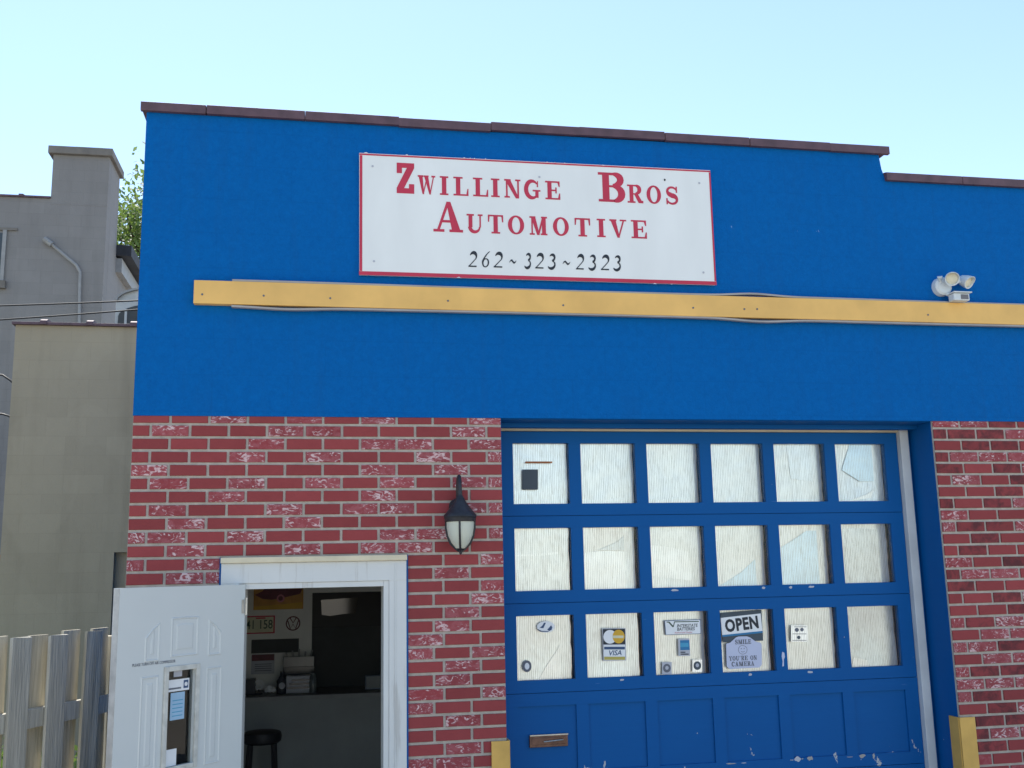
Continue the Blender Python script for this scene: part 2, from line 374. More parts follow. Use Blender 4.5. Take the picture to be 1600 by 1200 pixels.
def put(name, me, parent=None, loc=(0, 0, 0), rot=(0, 0, 0), scale=(1, 1, 1), **props):
    o = bpy.data.objects.new(name, me); COL.objects.link(o)
    o.location = loc; o.rotation_euler = rot; o.scale = scale
    if parent is not None: o.parent = parent
    for k, v_ in props.items(): o[k] = v_
    return o
def thing(name, label, cat, loc=(0, 0, 0), rot=(0, 0, 0), group=None):
    o = bpy.data.objects.new(name, None); COL.objects.link(o); o.location = loc; o.rotation_euler = rot
    o.empty_display_size = 0.1; o['label'] = label; o['category'] = cat
    if group: o['group'] = group
    return o
def rel(pts, o): return [(x-o[0], z-o[1]) for x, z in pts]

# lettering: serif glyphs drawn as overlapping strokes, each a hair deeper than the last
def arc(cx, cy, rx, ry, a0, a1, n=14):
    return [(cx+rx*math.cos(R(a0+(a1-a0)*i/n)), cy+ry*math.sin(R(a0+(a1-a0)*i/n))) for i in range(n+1)]
def stroke(pts, wd):
    n = len(pts); ws = wd if isinstance(wd, list) else [wd]*n
    if len(ws) != n: ws = [ws[int(round(i*(len(ws)-1)/(n-1)))] if False else ws[0]+0 for i in range(n)]
    L_, R_ = [], []
    for i in range(n):
        a, b_ = pts[max(i-1, 0)], pts[min(i+1, n-1)]
        dx, dy = b_[0]-a[0], b_[1]-a[1]; l = math.hypot(dx, dy) or 1
        nx, ny = -dy/l*ws[i]/2, dx/l*ws[i]/2
        L_.append((pts[i][0]+nx, pts[i][1]+ny)); R_.append((pts[i][0]-nx, pts[i][1]-ny))
    return [[L_[i], L_[i+1], R_[i+1], R_[i]] for i in range(n-1)]
def swell(n, lo, hi): return [lo+(hi-lo)*math.sin(math.pi*i/(n-1))**1.0 for i in range(n)]
def ring(cx, cy, rx, ry, tx, ty, n=28):
    o_ = arc(cx, cy, rx, ry, 0, 360, n); i_ = arc(cx, cy, rx-tx, ry-ty, 0, 360, n)
    return [[o_[k], o_[k+1], i_[k+1], i_[k]] for k in range(n)]
def rc(x0, y0, x1, y1): return [(x0, y0), (x1, y0), (x1, y1), (x0, y1)]
def para(x0, x1, y0, x2, x3, y1): return [(x0, y0), (x1, y0), (x3, y1), (x2, y1)]
def glyph(c, sw=0.24, th=0.09, sh=0.085):
    """pieces in a box 1 high, x from 0 to 1 (stretched to the wanted width)"""
    g = []
    if c == 'I': g = [rc(0, 0, 1, sh), rc(0, 1-sh, 1, 1), rc(.24, sh, .76, 1-sh)]
    elif c == 'L': g = [rc(0, 0, 1, sh), rc(0, 1-sh, .62, 1), rc(.17, sh, .17+.29, 1-sh), [(.86, sh), (1, sh), (1, .38), (.94, .38)]]
    elif c == 'E': g = [rc(0, 0, 1, sh), rc(0, 1-sh, .98, 1), rc(.15, sh, .43, 1-sh), rc(.43, .46, .74, .54), rc(.68, .34, .77, .66),
                        [(.86, sh), (1, sh), (1, .34), (.93, .34)], [(.84, 1-sh), (.98, 1-sh), (.98, .70), (.92, .70)]]
    elif c == 'T': g = [rc(.22, 0, .78, sh), rc(0, 1-sh, 1, 1), rc(.36, sh, .64, 1-sh), [(0, 1-sh), (.11, 1-sh), (.07, .62), (0, .62)], [(.89, 1-sh), (1, 1-sh), (1, .62), (.93, .62)]]
    elif c == 'Z': g = [rc(0, .84, 1, 1), rc(0, 0, 1, .17), rc(0, .66, .30, .84), rc(.70, .17, 1, .31), para(0, .42, .17, .58, 1, .84)]
    elif c == 'N': g = [rc(.10, sh, .20, 1-sh), rc(0, 0, .33, sh), rc(.80, 0, .90, 1-sh), rc(.68, 1-sh, 1, 1), para(.70, .90, -.02, .08, .40, 1-sh), rc(0, 1-sh, .40, 1)]
    elif c == 'M': g = [rc(.10, sh, .18, 1-sh), rc(0, 0, .28, sh), rc(.70, sh, .92, 1-sh), rc(.62, 0, 1, sh), rc(0, 1-sh, .34, 1), rc(.66, 1-sh, 1, 1),
                        para(.42, .56, 0, .10, .34, 1-sh), para(.44, .54, 0, .70, .80, 1-sh)]
    elif c == 'W': g = [rc(0, 1-sh, .32, 1), rc(.34, 1-sh, .62, 1), rc(.78, 1-sh, 1, 1), para(.27, .36, 0, .06, .28, 1-sh), para(.28, .34, 0, .50, .56, 1-sh),
                        para(.66, .75, 0, .38, .60, 1-sh), para(.67, .73, 0, .86, .92, 1-sh)]
    elif c == 'V': g = [rc(0, 1-sh, .42, 1), rc(.62, 1-sh, 1, 1), para(.45, .58, 0, .08, .38, 1-sh), para(.47, .56, 0, .78, .87, 1-sh)]
    elif c == 'A': g = [rc(0, 0, .37, sh), rc(.54, 0, 1, sh), para(.13, .22, sh, .45, .55, 1), para(.62, .90, sh, .44, .58, 1), rc(.26, .31, .70, .39)]
    elif c == 'Y': g = [rc(0, 1-sh, .40, 1), rc(.64, 1-sh, 1, 1), rc(.26, 0, .74, sh), rc(.38, sh, .62, .46), para(.38, .62, .44, .06, .34, 1-sh), para(.50, .60, .44, .78, .88, 1-sh)]
    elif c == 'U': g = [rc(0, 1-sh, .46, 1), rc(.70, 1-sh, 1, 1), rc(.12, .30, .36, 1-sh), rc(.80, .30, .89, 1-sh)] + stroke(arc(.505, .32, .305, .27, 180, 360, 14), [.24-.15*i/14 for i in range(15)])
    elif c == 'O': g = ring(.5, .5, .5, .51, .25, .09)
    elif c == 'C': g = stroke(arc(.54, .5, .42, .46, 40, 320, 22), swell(23, .07, .26)) + [rc(.86, .64, .95, .96)]
    elif c == 'G': g = stroke(arc(.50, .5, .39, .455, 42, 318, 22), swell(23, .08, .26)) + [rc(.68, .06, .88, .44), rc(.52, .40, 1, .48), [(.78, .64), (.86, .64), (.86, .97), (.81, .97)]]
    elif c == 'B': g = [rc(0, 0, .60, sh), rc(0, 1-sh, .58, 1), rc(.16, sh, .42, 1-sh), rc(.42, .50, .60, .57)] + stroke(arc(.56, .765, .30, .195, 90, -90, 12), swell(13, .08, .26)) + stroke(arc(.58, .285, .31, .245, 90, -90, 12), swell(13, .08, .28))
    elif c == 'R': g = [rc(0, 0, .50, sh), rc(0, 1-sh, .56, 1), rc(.14, sh, .38, 1-sh), rc(.38, .46, .58, .53)] + stroke(arc(.52, .74, .26, .22, 90, -90, 12), swell(13, .08, .25)) + [para(.70, .98, 0, .44, .68, .48), rc(.90, 0, 1, .13)]
    elif c == 'S':
        pts = arc(.50, .735, .34, .215, 20, 270, 14)[:-1] + arc(.50, .265, .36, .225, 90, -160, 14)
        nn = len(pts); g = stroke(pts, [.10+.17*math.exp(-((i/(nn-1)-.5)/.22)**2) for i in range(nn)]) + [rc(.80, .66, .90, 1.0), rc(.06, 0, .16, .34)]
    elif c == '2':
        p1 = arc(.45, .70, .38, .27, 160, -38, 12) + [(.40, .28), (.08, .06)]; nn = len(p1)
        g = stroke(p1, [.08+.16*math.sin(math.pi*min(1, i/(nn-3)))for i in range(nn)]) + [rc(.0, 0, .95, .09)]
    elif c == '3':
        p1 = arc(.42, .76, .34, .21, 150, -80, 11) + arc(.40, .28, .46, .26, 75, -150, 14); nn = len(p1)
        g = stroke(p1, [.07+.15*abs(math.sin(2*math.pi*i/(nn-1))) for i in range(nn)])
    elif c == '6': g = ring(.48, .30, .42, .31, .17, .07, 20) + stroke([(.86, 1.08), (.62, .94), (.34, .70), (.16, .46), (.10, .30)], [.05, .08, .12, .17, .17])
    elif c == '~': g = stroke([(0, .36), (.16, .50), (.34, .52), (.52, .42), (.70, .34), (.86, .38), (1, .50)], [.04, .10, .13, .13, .13, .10, .04])
    elif c == "'": g = [[(.3, .72), (.5, .72), (.75, 1), (.35, 1)]]
    return g
def letters(mb, spec, base, hgt, y, lean=0.0, step=0.00006):
    """spec: (char, x0, x1, height factor)"""
    k = 0
    for c, x0, x1, hf in spec:
        for pc in glyph(c):
            pts = [(x0+(x1-x0)*px+lean*pz*hgt*hf, base+pz*hgt*hf) for px, pz in pc]
            mb.prism(pts, y-0.0012-step*(k % 9), y); k += 1
    return mb
def serif_line(text, xc, base, hgt, width):
    wd = {'I': .5, 'M': 1.15, 'W': 1.2, "'": .35, ' ': .5}
    tot = sum(wd.get(c, .82)+.14 for c in text)-.14; sc = width/tot; x = xc-width/2; out = []
    for c in text:
        ww = wd.get(c, .82)*sc
        if c != ' ': out.append((c, x, x+ww, 1.0))
        x += ww+.14*sc
    return out
def sans(body, size, m_, parent, loc, name='lettering', bold=0.0, shear=0.0, align='CENTER', sx=1.0, rot=0.0, space=1.0):
    cu = bpy.data.curves.new('text', 'FONT'); cu.body = body; cu.size = size; cu.offset = bold; cu.shear = shear
    cu.align_x = align; cu.space_character = space; cu.align_y = 'CENTER'; cu.extrude = 0.0004; cu.resolution_u = 3
    to = bpy.data.objects.new('text', cu); COL.objects.link(to)
    dg = bpy.context.evaluated_depsgraph_get(); me = bpy.data.meshes.new_from_object(to.evaluated_get(dg))
    bpy.data.objects.remove(to); bpy.data.curves.remove(cu)
    me.materials.clear(); me.materials.append(MATS[m_])
    me.transform(Matrix.Rotation(rot, 4, 'Y') @ Matrix.Rotation(R(90), 4, 'X') @ Matrix.Diagonal((sx, 1, 1, 1)))
    return put(name, me, parent, loc)

# ------------------------------------------------------------------ ground
GZ = -0.06
g = MB()
ys = [250, -1.2, -2.5, -4, -5.5, -7, -250]; zs = [GZ, GZ, GZ+.10, GZ+.30, GZ+.50, GZ+.56, GZ+.56]
for y, z in zip(ys, zs): g.v += [(-250, y, z), (250, y, z)]
for i in range(len(ys)-1): g.f.append((2*i, 2*i+1, 2*i+3, 2*i+2))
g.build('ground', 'concrete', kind='structure', fix=True)

# ------------------------------------------------------------------ the shop
B, CH, ZT = 0.2032, 0.0715, 3.045                # brick module, course height, top of the brickwork
ZB = 3.019                                       # lower edge of the blue wall
DX0, DX1, DZ = 0.478, 1.471, 2.2585               # outside of the door casing
OX0, OX1, OZ = 2.009, 4.727, 3.019               # garage opening
XR = 9.0; YB = 11.0
shop = thing('shop_building', 'blue painted workshop with red brick base, clay coping and a wide garage door', 'building', (0, 0, GZ))
PO = Matrix.Translation((0, 0, -GZ))              # parts are written in world heights
def part(mb, name, m_, parent=None, **kw):
    par = parent or shop
    return mb.build(name, m_, par, M=PO.copy() if par is shop else None, **kw)
# upper blue wall with the step in the parapet
mb = MB(); ST = 4.522
mb.prism([(0, ZB), (OX0-.5, ZB), (XR, ZB), (XR, 4.585), (ST+.035, 4.585), (ST+.012, 4.66), (ST, 4.76), (0, 4.76)], -0.016, 0.20)
blue = part(mb, 'upper_wall', 'blue_block')
mb = MB()
mb.box(0, 0.20, GZ, 0.20, YB, 4.60).box(XR-.2, 0.20, GZ, XR, YB, 4.5).box(0.20, YB-.2, GZ, XR-.2, YB, 4.5)
part(mb, 'side_wall', 'blue_block')
part(MB().box(0.2, 0.2, 4.15, XR-.2, YB-.2, 4.35), 'roof', 'roof_dark')
# structural wall behind the brick
mb = MB().prism([(0, GZ), (DX0+.02, GZ), (DX0+.02, DZ-.02), (DX1-.02, DZ-.02), (DX1-.02, GZ), (OX0, GZ), (OX0, ZB), (0, ZB)], 0, .2)
part(mb, 'lower_wall', 'mortar')
part(MB().box(OX1, 0, GZ, XR, 0.2, ZB), 'lower_wall', 'mortar')
# mortar bed the bricks stand in
MF = -0.0085
mb = MB().prism([(.002, GZ), (DX0-.004, GZ), (DX0-.004, DZ-.002), (DX1+.004, DZ-.002), (DX1+.004, GZ), (OX0-.002, GZ), (OX0-.002, ZB), (.002, ZB)], MF, 0)
bed = part(mb, 'brick_facing', 'mortar')
bed_r = part(MB().box(OX1+.002, MF, GZ, XR, 0.0, ZB), 'brick_facing', 'mortar')

# bricks
JT = 0.0148
brick_meshes = []
def brick_mb(l, h, d, jit, rnd):
    q = MB(); c_ = 0.0022
    def j(): return rnd.uniform(-jit, jit)
    x, z = l/2, h/2
    v_ = [(-x, d, -z), (x, d, -z), (x, d, z), (-x, d, z)]
    v_ += [(sx*x+j(), 0.003, sz*z+j()) for sx, sz in ((-1, -1), (1, -1), (1, 1), (-1, 1))]
    v_ += [(sx*(x-c_)+j(), 0.0+j()*.3, sz*(z-c_)+j()) for sx, sz in ((-1, -1), (1, -1), (1, 1), (-1, 1))]
    f_ = [(8, 9, 10, 11)]
    for a in range(4):
        b_ = (a+1) % 4; f_ += [(a, b_, 4+b_, 4+a), (4+a, 4+b_, 8+b_, 8+a)]
    return q.add(v_, f_)
rnd = random.Random(3)
for kind in ('brick_red', 'brick_white', 'brick_light', 'brick_dark'):
    brick_meshes.append([brick_mb(B-JT, CH-JT, 0.012, 0.0009, rnd).mesh('brick', kind) for _ in range(6)])
rest = {k: MB() for k in range(8)}
def lay(x0, x1, z1, z0, kind, shown, bed=bed):
    """one brick between joint centres x0..x1, z0..z1"""
    l = x1-x0-JT; h = z1-z0-JT
    if l < 0.012: return
    y = -0.0165+rnd.uniform(-.0012, .0012)
    if shown:
        put('brick', rnd.choice(brick_meshes[kind]), bed, ((x0+x1)/2, y, (z0+z1)/2), (0, rnd.uniform(-.004, .004), 0), (l/(B-JT), 1, h/(CH-JT)))
    else:
        rest[kind+(4 if bed is bed_r else 0)].box(x0+JT/2, y, z0+JT/2, x1-JT/2, MF+.001, z1-JT/2)
W = {1: {2, 6, 9}, 2: {1, 4, 9}, 3: {6, 7, 9}, 4: {3, 5, 8, 10}, 5: {0, 6, 8}, 6: {3, 5, 7, 9, 10}, 7: {2, 6}, 8: {4, 6, 7, 9, 10}, 9: {1, 4},
     10: {0, 1, 3, 7, 8, 10}, 11: {1, 4, 6, 7}, 12: {0, 2}, 13: {1, 2}}
LT = {1: {4}, 2: {5}, 3: {3}, 6: {1}, 8: {1}, 10: {7}, 12: {2}}
WR = ['..W', '.W.', '..l', '..W', '.W.', '.W.', 'W..', 'W.W', '.W.', '.W.', 'l.W', 'W..', '.l.', '...', '.W.', 'WW.']
def kind_of(ch): return {'.': 0, 'W': 1, 'l': 2}[ch]
nrow = int((ZT-GZ)/CH)+1
left_joints = lambda r: [0.0]+[(0.194 if r % 2 else 0.0945)+k*B for k in range(11)]
for r in range(1, nrow+1):
    z1 = ZT-(r-1)*CH; z0 = max(z1-CH, GZ)
    if r == 1: z1 = ZB+JT/2-0.001
    js = [x for x in left_joints(r) if x < OX0-.03]+[OX0+JT/2-.002]; js[0] = -JT/2+.003
    if z1 > DZ+.03 and z0 >= DZ-.03:             # full width above the doorway
        for i in range(len(js)-1):
            k_ = 1 if i in W.get(r, ()) else 2 if i in LT.get(r, ()) else 0
            lay(js[i], js[i+1], z1, z0, k_, True)
    else:
        jl = [x for x in js if x < DX0-.035]+[DX0+JT/2-.003]
        for i in range(len(jl)-1):
            k_ = 1 if (i in W.get(r, ()) or (r > 13 and rnd.random() < .28)) else 2 if i in LT.get(r, ()) else 0
            lay(jl[i], jl[i+1], z1, z0, k_, r <= 28)
        off = 1.670 if r % 2 == 0 else 1.615
        jr = [DX1-JT/2+.003, off, off+B, OX0+JT/2-.002]
        row = WR[r-12] if 0 <= r-12 < len(WR) else ''.join(rnd.choice('..W') for _ in range(3))
        for i in range(3): lay(jr[i], jr[i+1], z1, z0, kind_of(row[i]), r <= 27)
    jr = [OX1-JT/2+.003]+[x for x in [(4.913 if r % 2 else 4.822)+k*B*.985 for k in range(-1, 21)] if x > OX1+.03]
    for i in range(len(jr)-1):
        q = rnd.random(); k_ = 1 if q < .26 else 3 if q < .56 else 2 if q < .66 else 0
        lay(jr[i], jr[i+1], z1, z0, k_, r <= 27 and jr[i] < 5.56, bed_r)
for k, nm in enumerate(('brick_red', 'brick_white', 'brick_light', 'brick_dark')):
    if rest[k].v: rest[k].build('brick_rest', nm, bed, kind='stuff')
    if rest[k+4].v: rest[k+4].build('brick_rest', nm, bed_r, kind='stuff')

# coping tiles
def coping(x0, x1, z, end):
    q = MB()
    prof = [(-0.046, z), (-0.046, z+.052), (-0.020, z+.060), (0.10, z+.078), (0.225, z+.060), (0.245, z+.052), (0.245, z), (0.215, z), (0.215, z+.02), (-0.018, z+.02), (-0.018, z)]
    q.prism_x(prof, x0+.0012, x1-.0012)
    return part(q, 'coping_tile', 'clay_coping', bevel=0.004)
cx = [-0.033, .325, .878, 1.424, 1.976, 2.525, 3.072, 3.628, 4.174, 4.590]
rc_ = random.Random(5)
for i in range(9):
    o = coping(cx[i], cx[i+1], 4.757, i < 8); o.location.z += rc_.uniform(-.005, .005); o.rotation_euler = (0, rc_.uniform(-.003, .003)*.3, 0)
cx = [4.548, 5.089, 5.640, 6.19, 6.74, 7.29, 7.84, 8.39, 9.02]
for i in range(8):
    o = coping(cx[i], cx[i+1], 4.577, i < 7)
# side copings running back along the left wall
for i in range(6):
    y0 = 0.26+i*1.75
    q = MB().prism([(-.033, 4.605), (-.033, 4.655), (.10, 4.68), (.233, 4.655), (.233, 4.605)], y0, min(y0+1.74, YB))
    part(q, 'coping_tile', 'clay_coping')

# yellow band with its wavering grey edging
x0y, zt, zl = 0.297, 3.770, 3.638
band = part(MB().box(x0y, -0.062, zl, XR, -0.017, zt), 'yellow_band', 'yellow_paint', bevel=0.003)
def edging(top):
    pts = []; n = 150
    for i in range(n+1):
        x = .50+(XR-.52)*i/n
        if top: z = zt+.0045+.014*math.exp(-((x-3.58)/.17)**2)+.002*math.sin(x*2.1)
        else: z = zl-.006-.011*math.exp(-((x-.80)/.20)**2)-.015*math.exp(-((x-3.62)/.20)**2)-.002*math.sin(x*1.7)
        pts.append((x, -.050, z))
    q = MB(); rr = .0055
    for i, p in enumerate(pts): q.v += [(p[0], -.058, p[2]-rr), (p[0], -.030, p[2]-rr), (p[0], -.030, p[2]+rr), (p[0], -.058, p[2]+rr)]
    for i in range(n):
        for k in range(4): q.f.append((4*i+k, 4*i+(k+1) % 4, 4*i+4+(k+1) % 4, 4*i+4+k))
    q.f += [(0, 1, 2, 3), (4*n+3, 4*n+2, 4*n+1, 4*n)]
    q.build('edging_strip', 'grey_strip', band)
edging(True); edging(False)
for px, py in ((316, 460), (412, 462), (516, 466), (1083, 481), (1163, 483), (1183, 483), (1450, 492), (700, 470), (880, 477)):
    x, z = P(px, py, -.062); MB().lathe([(.006, -.0025), (.006, .001)], (x, -.062, z), 8, 'Y').build('nail_head', 'ink_grey', band)

# reveal and lintel of the garage opening
YD = 0.26
mb = MB()
mb.box(OX1-.003, 0.004, GZ, OX1+.05, YD+.10, OZ+.10).box(OX0-.05, 0.004, GZ, OX0+.003, YD+.10, OZ+.10)
mb.box(OX0+.003, 0.012, OZ-.004, OX1-.003, YD+.10, OZ+.10)
part(mb, 'opening_reveal', 'blue_door')
mb = MB().box(OX0+.003, 0.150, OZ-.030, OX1-.003, 0.20, OZ-.0045)
part(mb, 'lintel_board', 'blue_door')
part(MB().box(OX0+.003, YD-.022, 2.982, 4.640, YD+.018, 3.0145), 'door_stop', 'cream_trim')
part(MB().box(4.642, YD-.040, GZ+.01, 4.700, YD+.018, 3.0143), 'door_stop', 'white_stop', bevel=.004)
part(MB().box(4.7002, YD-.010, GZ+.01, OX1-.0031, YD+.05, 3.014), 'jamb_filler', 'blue_door')

# garage door: six sections of rails and stiles
NS, SH = 6, 0.507
top = 2.981; X0D, X1D = OX0+.005, 4.640
colx = [2.126+.4165*i for i in range(6)]; PW = .343
mb = MB(); rows = []
for s_ in range(NS):
    zt_ = top-s_*SH-.0015; zb_ = top-(s_+1)*SH+.0015
    p1 = zt_-.070; p0 = p1-.364; rows.append((p0, p1))
    mb.box(X0D, YD, p1, X1D, YD+.04, zt_).box(X0D, YD, zb_, X1D, YD+.04, p0)
    xs = [X0D]+[v_ for c_ in colx for v_ in (c_, c_+PW)]+[X1D]
    for i in range(0, len(xs), 2): mb.box(xs[i], YD+.0006, p0, xs[i+1], YD+.04, p1)
gdoor = part(mb, 'garage_door', 'blue_door')
# ribbed panes
def ribbed(wd, ht, ribs=30, amp=.0016):
    q = MB(); n = ribs*4
    rr = random.Random(11); ph = 0
    for i in range(n+1):
        x = wd*i/n; y = -amp*math.sin(2*math.pi*i/4+.6)*(0.75+.5*rr.random())
        q.v += [(x, y, 0), (x, y, ht), (x, .004, 0), (x, .004, ht)]
    for i in range(n):
        a = 4*i; b_ = a+4
        q.f += [(a, b_, b_+1, a+1)]
    me = q.mesh('pane', 'ribbed_glass', fix=False)
    for p in me.polygons: p.use_smooth = True
    return me
pane_me = ribbed(PW-.004, .360)
rf = random.Random(21)
FM = [['film_cool', 'film_warm', 'film_warm', 'film_warm', 'film_warm', 'film_cool'],
      ['film_warm', 'film_warm', 'film_warm', 'film_warm', 'film_warm', 'film_cool'],
      ['film_warm', 'film_cool', 'film_warm', 'film_warm', 'film_warm', 'film_grey']]
PATCH = {(0, 0): [('film_cool', [(0, .0), (1, .0), (1, .10), (.8, .14), (.5, .21), (.25, .20), (.0, .34)])],
         (0, 1): [('film_cool', [(0, 0), (1, 0), (1, .09), (.7, .10), (.4, .05), (0, .08)])],
         (0, 2): [('film_cool', [(0, 0), (1, 0), (.8, .07), (.55, .11), (.25, .05), (0, .08)])],
         (0, 4): [('film_cool', [(.35, .4), (1, .35), (1, 1), (.3, 1)])],
         (0, 5): [('film_blue', [(.15, .55), (.5, .35), (1, .35), (1, 1), (.35, 1)]), ('film_white', [(.2, 0), (.62, .12), (.95, .22), (.7, .06)])],
         (1, 0): [('film_white', [(0, .56), (.4, .55), (1, .58), (1, .615), (.6, .60), (.0, .575)])],
         (1, 1): [('film_grey', [(.3, .63), (.65, .75), (1, .85), (1, .62)]), ('film_white', [(0, 0), (1, 0), (1, .60), (.5, .62), (0, .595)])],
         (1, 2): [('film_white', [(0, .2), (.8, .1), (.75, .58), (.4, .66), (0, .70)])],
         (1, 3): [('film_blue', [(.05, .0), (1, 0), (1, .44), (.5, .22)])],
         (1, 4): [('film_blue', [(0, 0), (1, 0), (1, .9), (.6, .9), (.3, .74), (0, .6)])],
         (1, 5): [('film_grey', [(0, 0), (1, 0), (1, .90), (.4, .93), (0, .92)])],
         (2, 0): [('film_white', [(.4, 0), (1, 0), (1, .55), (.75, .45), (.55, .22)])],
         (2, 5): [('film_white', [(.05, 0), (.4, 0), (.38, .10), (.1, .16)])]}
for s_ in range(3):
    p0, p1 = rows[s_]
    for c_ in range(6):
        x = colx[c_]
        put('pane', pane_me, gdoor, (x+.002, YD+.018, p0+.002))
        gap = rf.uniform(.003, .011)+(0.005 if s_ else 0.0)+(.008 if s_ == 2 and c_ in (2, 3) else 0)
        nx, nz = 22, 9; q = MB(); curl = rf.uniform(.004, .016)*(1.0 if c_ else .3); start = rf.uniform(.66, .84)
        wob = [rf.uniform(-.004, .003) for _ in range(nz+1)]; bow = rf.uniform(0, .008)
        for a in range(nx+1):
            u_ = a/nx
            for k in range(nz+1):
                w_ = k/nz; x_ = -.02+(PW-gap+.02)*u_+(wob[k] if a == nx else 0)
                cu_ = max(0, (u_-start)/(1-start)); y_ = curl*cu_**2+bow*math.sin(math.pi*w_)*math.sin(math.pi*u_)+rf.uniform(-.0006, .0006)
                q.v.append((x_, max(y_, -.0008), -.02+.404*w_))
        for a in range(nx):
            for k in range(nz): q.f.append((a*(nz+1)+k, (a+1)*(nz+1)+k, (a+1)*(nz+1)+k+1, a*(nz+1)+k+1))
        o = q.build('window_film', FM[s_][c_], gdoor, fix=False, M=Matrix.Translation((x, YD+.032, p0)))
        for p in o.data.polygons: p.use_smooth = True
        for k, (m2, poly) in enumerate(PATCH.get((s_, c_), [])):
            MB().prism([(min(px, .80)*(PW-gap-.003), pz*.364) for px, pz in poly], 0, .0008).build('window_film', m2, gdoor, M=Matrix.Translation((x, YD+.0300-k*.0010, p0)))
for s_ in range(3, 6):
    p0, p1 = rows[s_]
    for c_ in range(6):
        MB().box(colx[c_], YD+.012, p0, colx[c_]+PW, YD+.03, p1).build('door_panel', 'blue_door', gdoor)
# letter slot
xa, za = P(827, 1168, YD+.012); xb, zb2 = P(886, 1146, YD+.012)
slot = MB().box(xa, YD-.006, za, xb, YD+.0118, zb2-.004).build('letter_slot', 'brass_slot', gdoor, bevel=.003)
MB().box(xa+.012, YD-.009, za+.014, xb-.012, YD-.0062, zb2-.014).build('letter_slot', 'brass_slot', gdoor, bevel=.002)
MB().tube([(xa+.08, YD-.014, zb2-.036), (xb-.03, YD-.018, zb2-.028)], .004, 8).build('slot_pull', 'metal_bare', gdoor)
MB().box(xa+.002, YD-.010, zb2-.0035, xb+.002, YD+.0118, zb2+.003).build('slot_lip', 'metal_bare', gdoor)
# paint bitten off along the lower sills
for s_, c_, fx in ((1, 4, .15), (1, 4, .55), (1, 3, .85), (2, 3, .5), (2, 4, .4), (2, 1, .6), (1, 2, .4)):
    p0 = rows[s_][0]; x = colx[c_]+PW*fx; wd = rf.uniform(.012, .045)
    pts = [(x+wd*math.cos(a)*rf.uniform(.5, 1), p0-.016+.009*math.sin(a)*rf.uniform(.5, 1)) for a in [k*.7 for k in range(9)]]
    MB().prism(pts, YD-.0008, YD+.001).build('paint_chip', 'paper_grey', gdoor)
for k in range(10):
    x = 3.25+1.2*rf.random(); z = rows[3][0]-.004-rf.random()*.008; wd = rf.uniform(.008, .04); hh = rf.choice((.004, .006, .020))
    pts = [(x+wd*math.cos(a)*rf.uniform(.4, 1), z+hh*math.sin(a)*rf.uniform(.3, 1)) for a in [k2*.7 for k2 in range(9)]]
    MB().prism(pts, YD-.0006-.00005*k, YD+.001).build('paint_chip', rf.choice(('paper_grey', 'grey_strip')), gdoor)
xq, zq = P(1223, 1028, YD); MB().prism([(xq-.006, zq-.05), (xq+.004, zq-.048), (xq+.006, zq-.01), (xq+.014, zq+.005), (xq+.012, zq+.03), (xq, zq+.036), (xq-.006, zq+.01), (xq-.002, zq-.02)], YD-.0008, YD+.001).build('paint_chip', 'paper_lilac', gdoor)

# yellow corner guards on the opening
zg = 1.252
for xg, sg in ((OX0, -1), (OX1, 1)):
    q = MB(); a, b_ = sorted((xg-sg*.012, xg+sg*.088))
    q.box(a, -.030, GZ, b_, -.0185, zg); a, b_ = sorted((xg-sg*.0045, xg-sg*.016)); q.box(a, -.0184, GZ, b_, .075, zg)
    part(q, 'corner_guard', 'yellow_guard', bevel=.002)

# doorway casing
hx0, hx1, hz = 0.580, 1.371, 2.118
mb = MB().box(DX0+.006, -.030, GZ, hx0, .05, hz+.10).box(hx1, -.030, GZ, DX1-.006, .05, hz+.10)
casing = part(mb, 'door_casing', 'white_frame', bevel=.003)
part(MB().box(DX0+.006, -.0315, hz, DX1-.006, .05, DZ-.034), 'head_casing', 'white_frame', bevel=.003)
part(MB().box(DX0+.003, -.050, DZ-.0335, DX1-.003, .0, DZ-.003), 'drip_cap', 'cream_trim', bevel=.004)
for xq in (hx0, hx1-.030):
    part(MB().box(xq+.0005, -.024, GZ+.1, xq+.0295, .20, hz-.0005), 'door_jamb', 'white_frame', bevel=.002)
part(MB().box(hx0+.0300, -.0235, hz-.030, hx1-.0300, .20, hz-.0004), 'door_jamb', 'white_frame', bevel=.002)
part(MB().box(hx1-.026+.056, -.0345, GZ+.05, hx1+.036, -.0301, hz+.09), 'casing_bead', 'white_frame')
for xq in (DX0-.0035, DX1-.0055):
    part(MB().box(xq, -.0225, GZ, xq+.009, -.001, DZ-.003), 'paint_edge', 'blue_door')
part(MB().box(hx0, .0, GZ, hx1, .2, GZ+.1), 'threshold', 'concrete')

# open entry door, inside face towards the street
DW, DT, DB = 0.80, 0.044, 0.055
th = R(49)
leaf_m = PO @ Matrix.Translation((0.612, -.045, 0)) @ Matrix.Rotation(th, 4, 'Z')
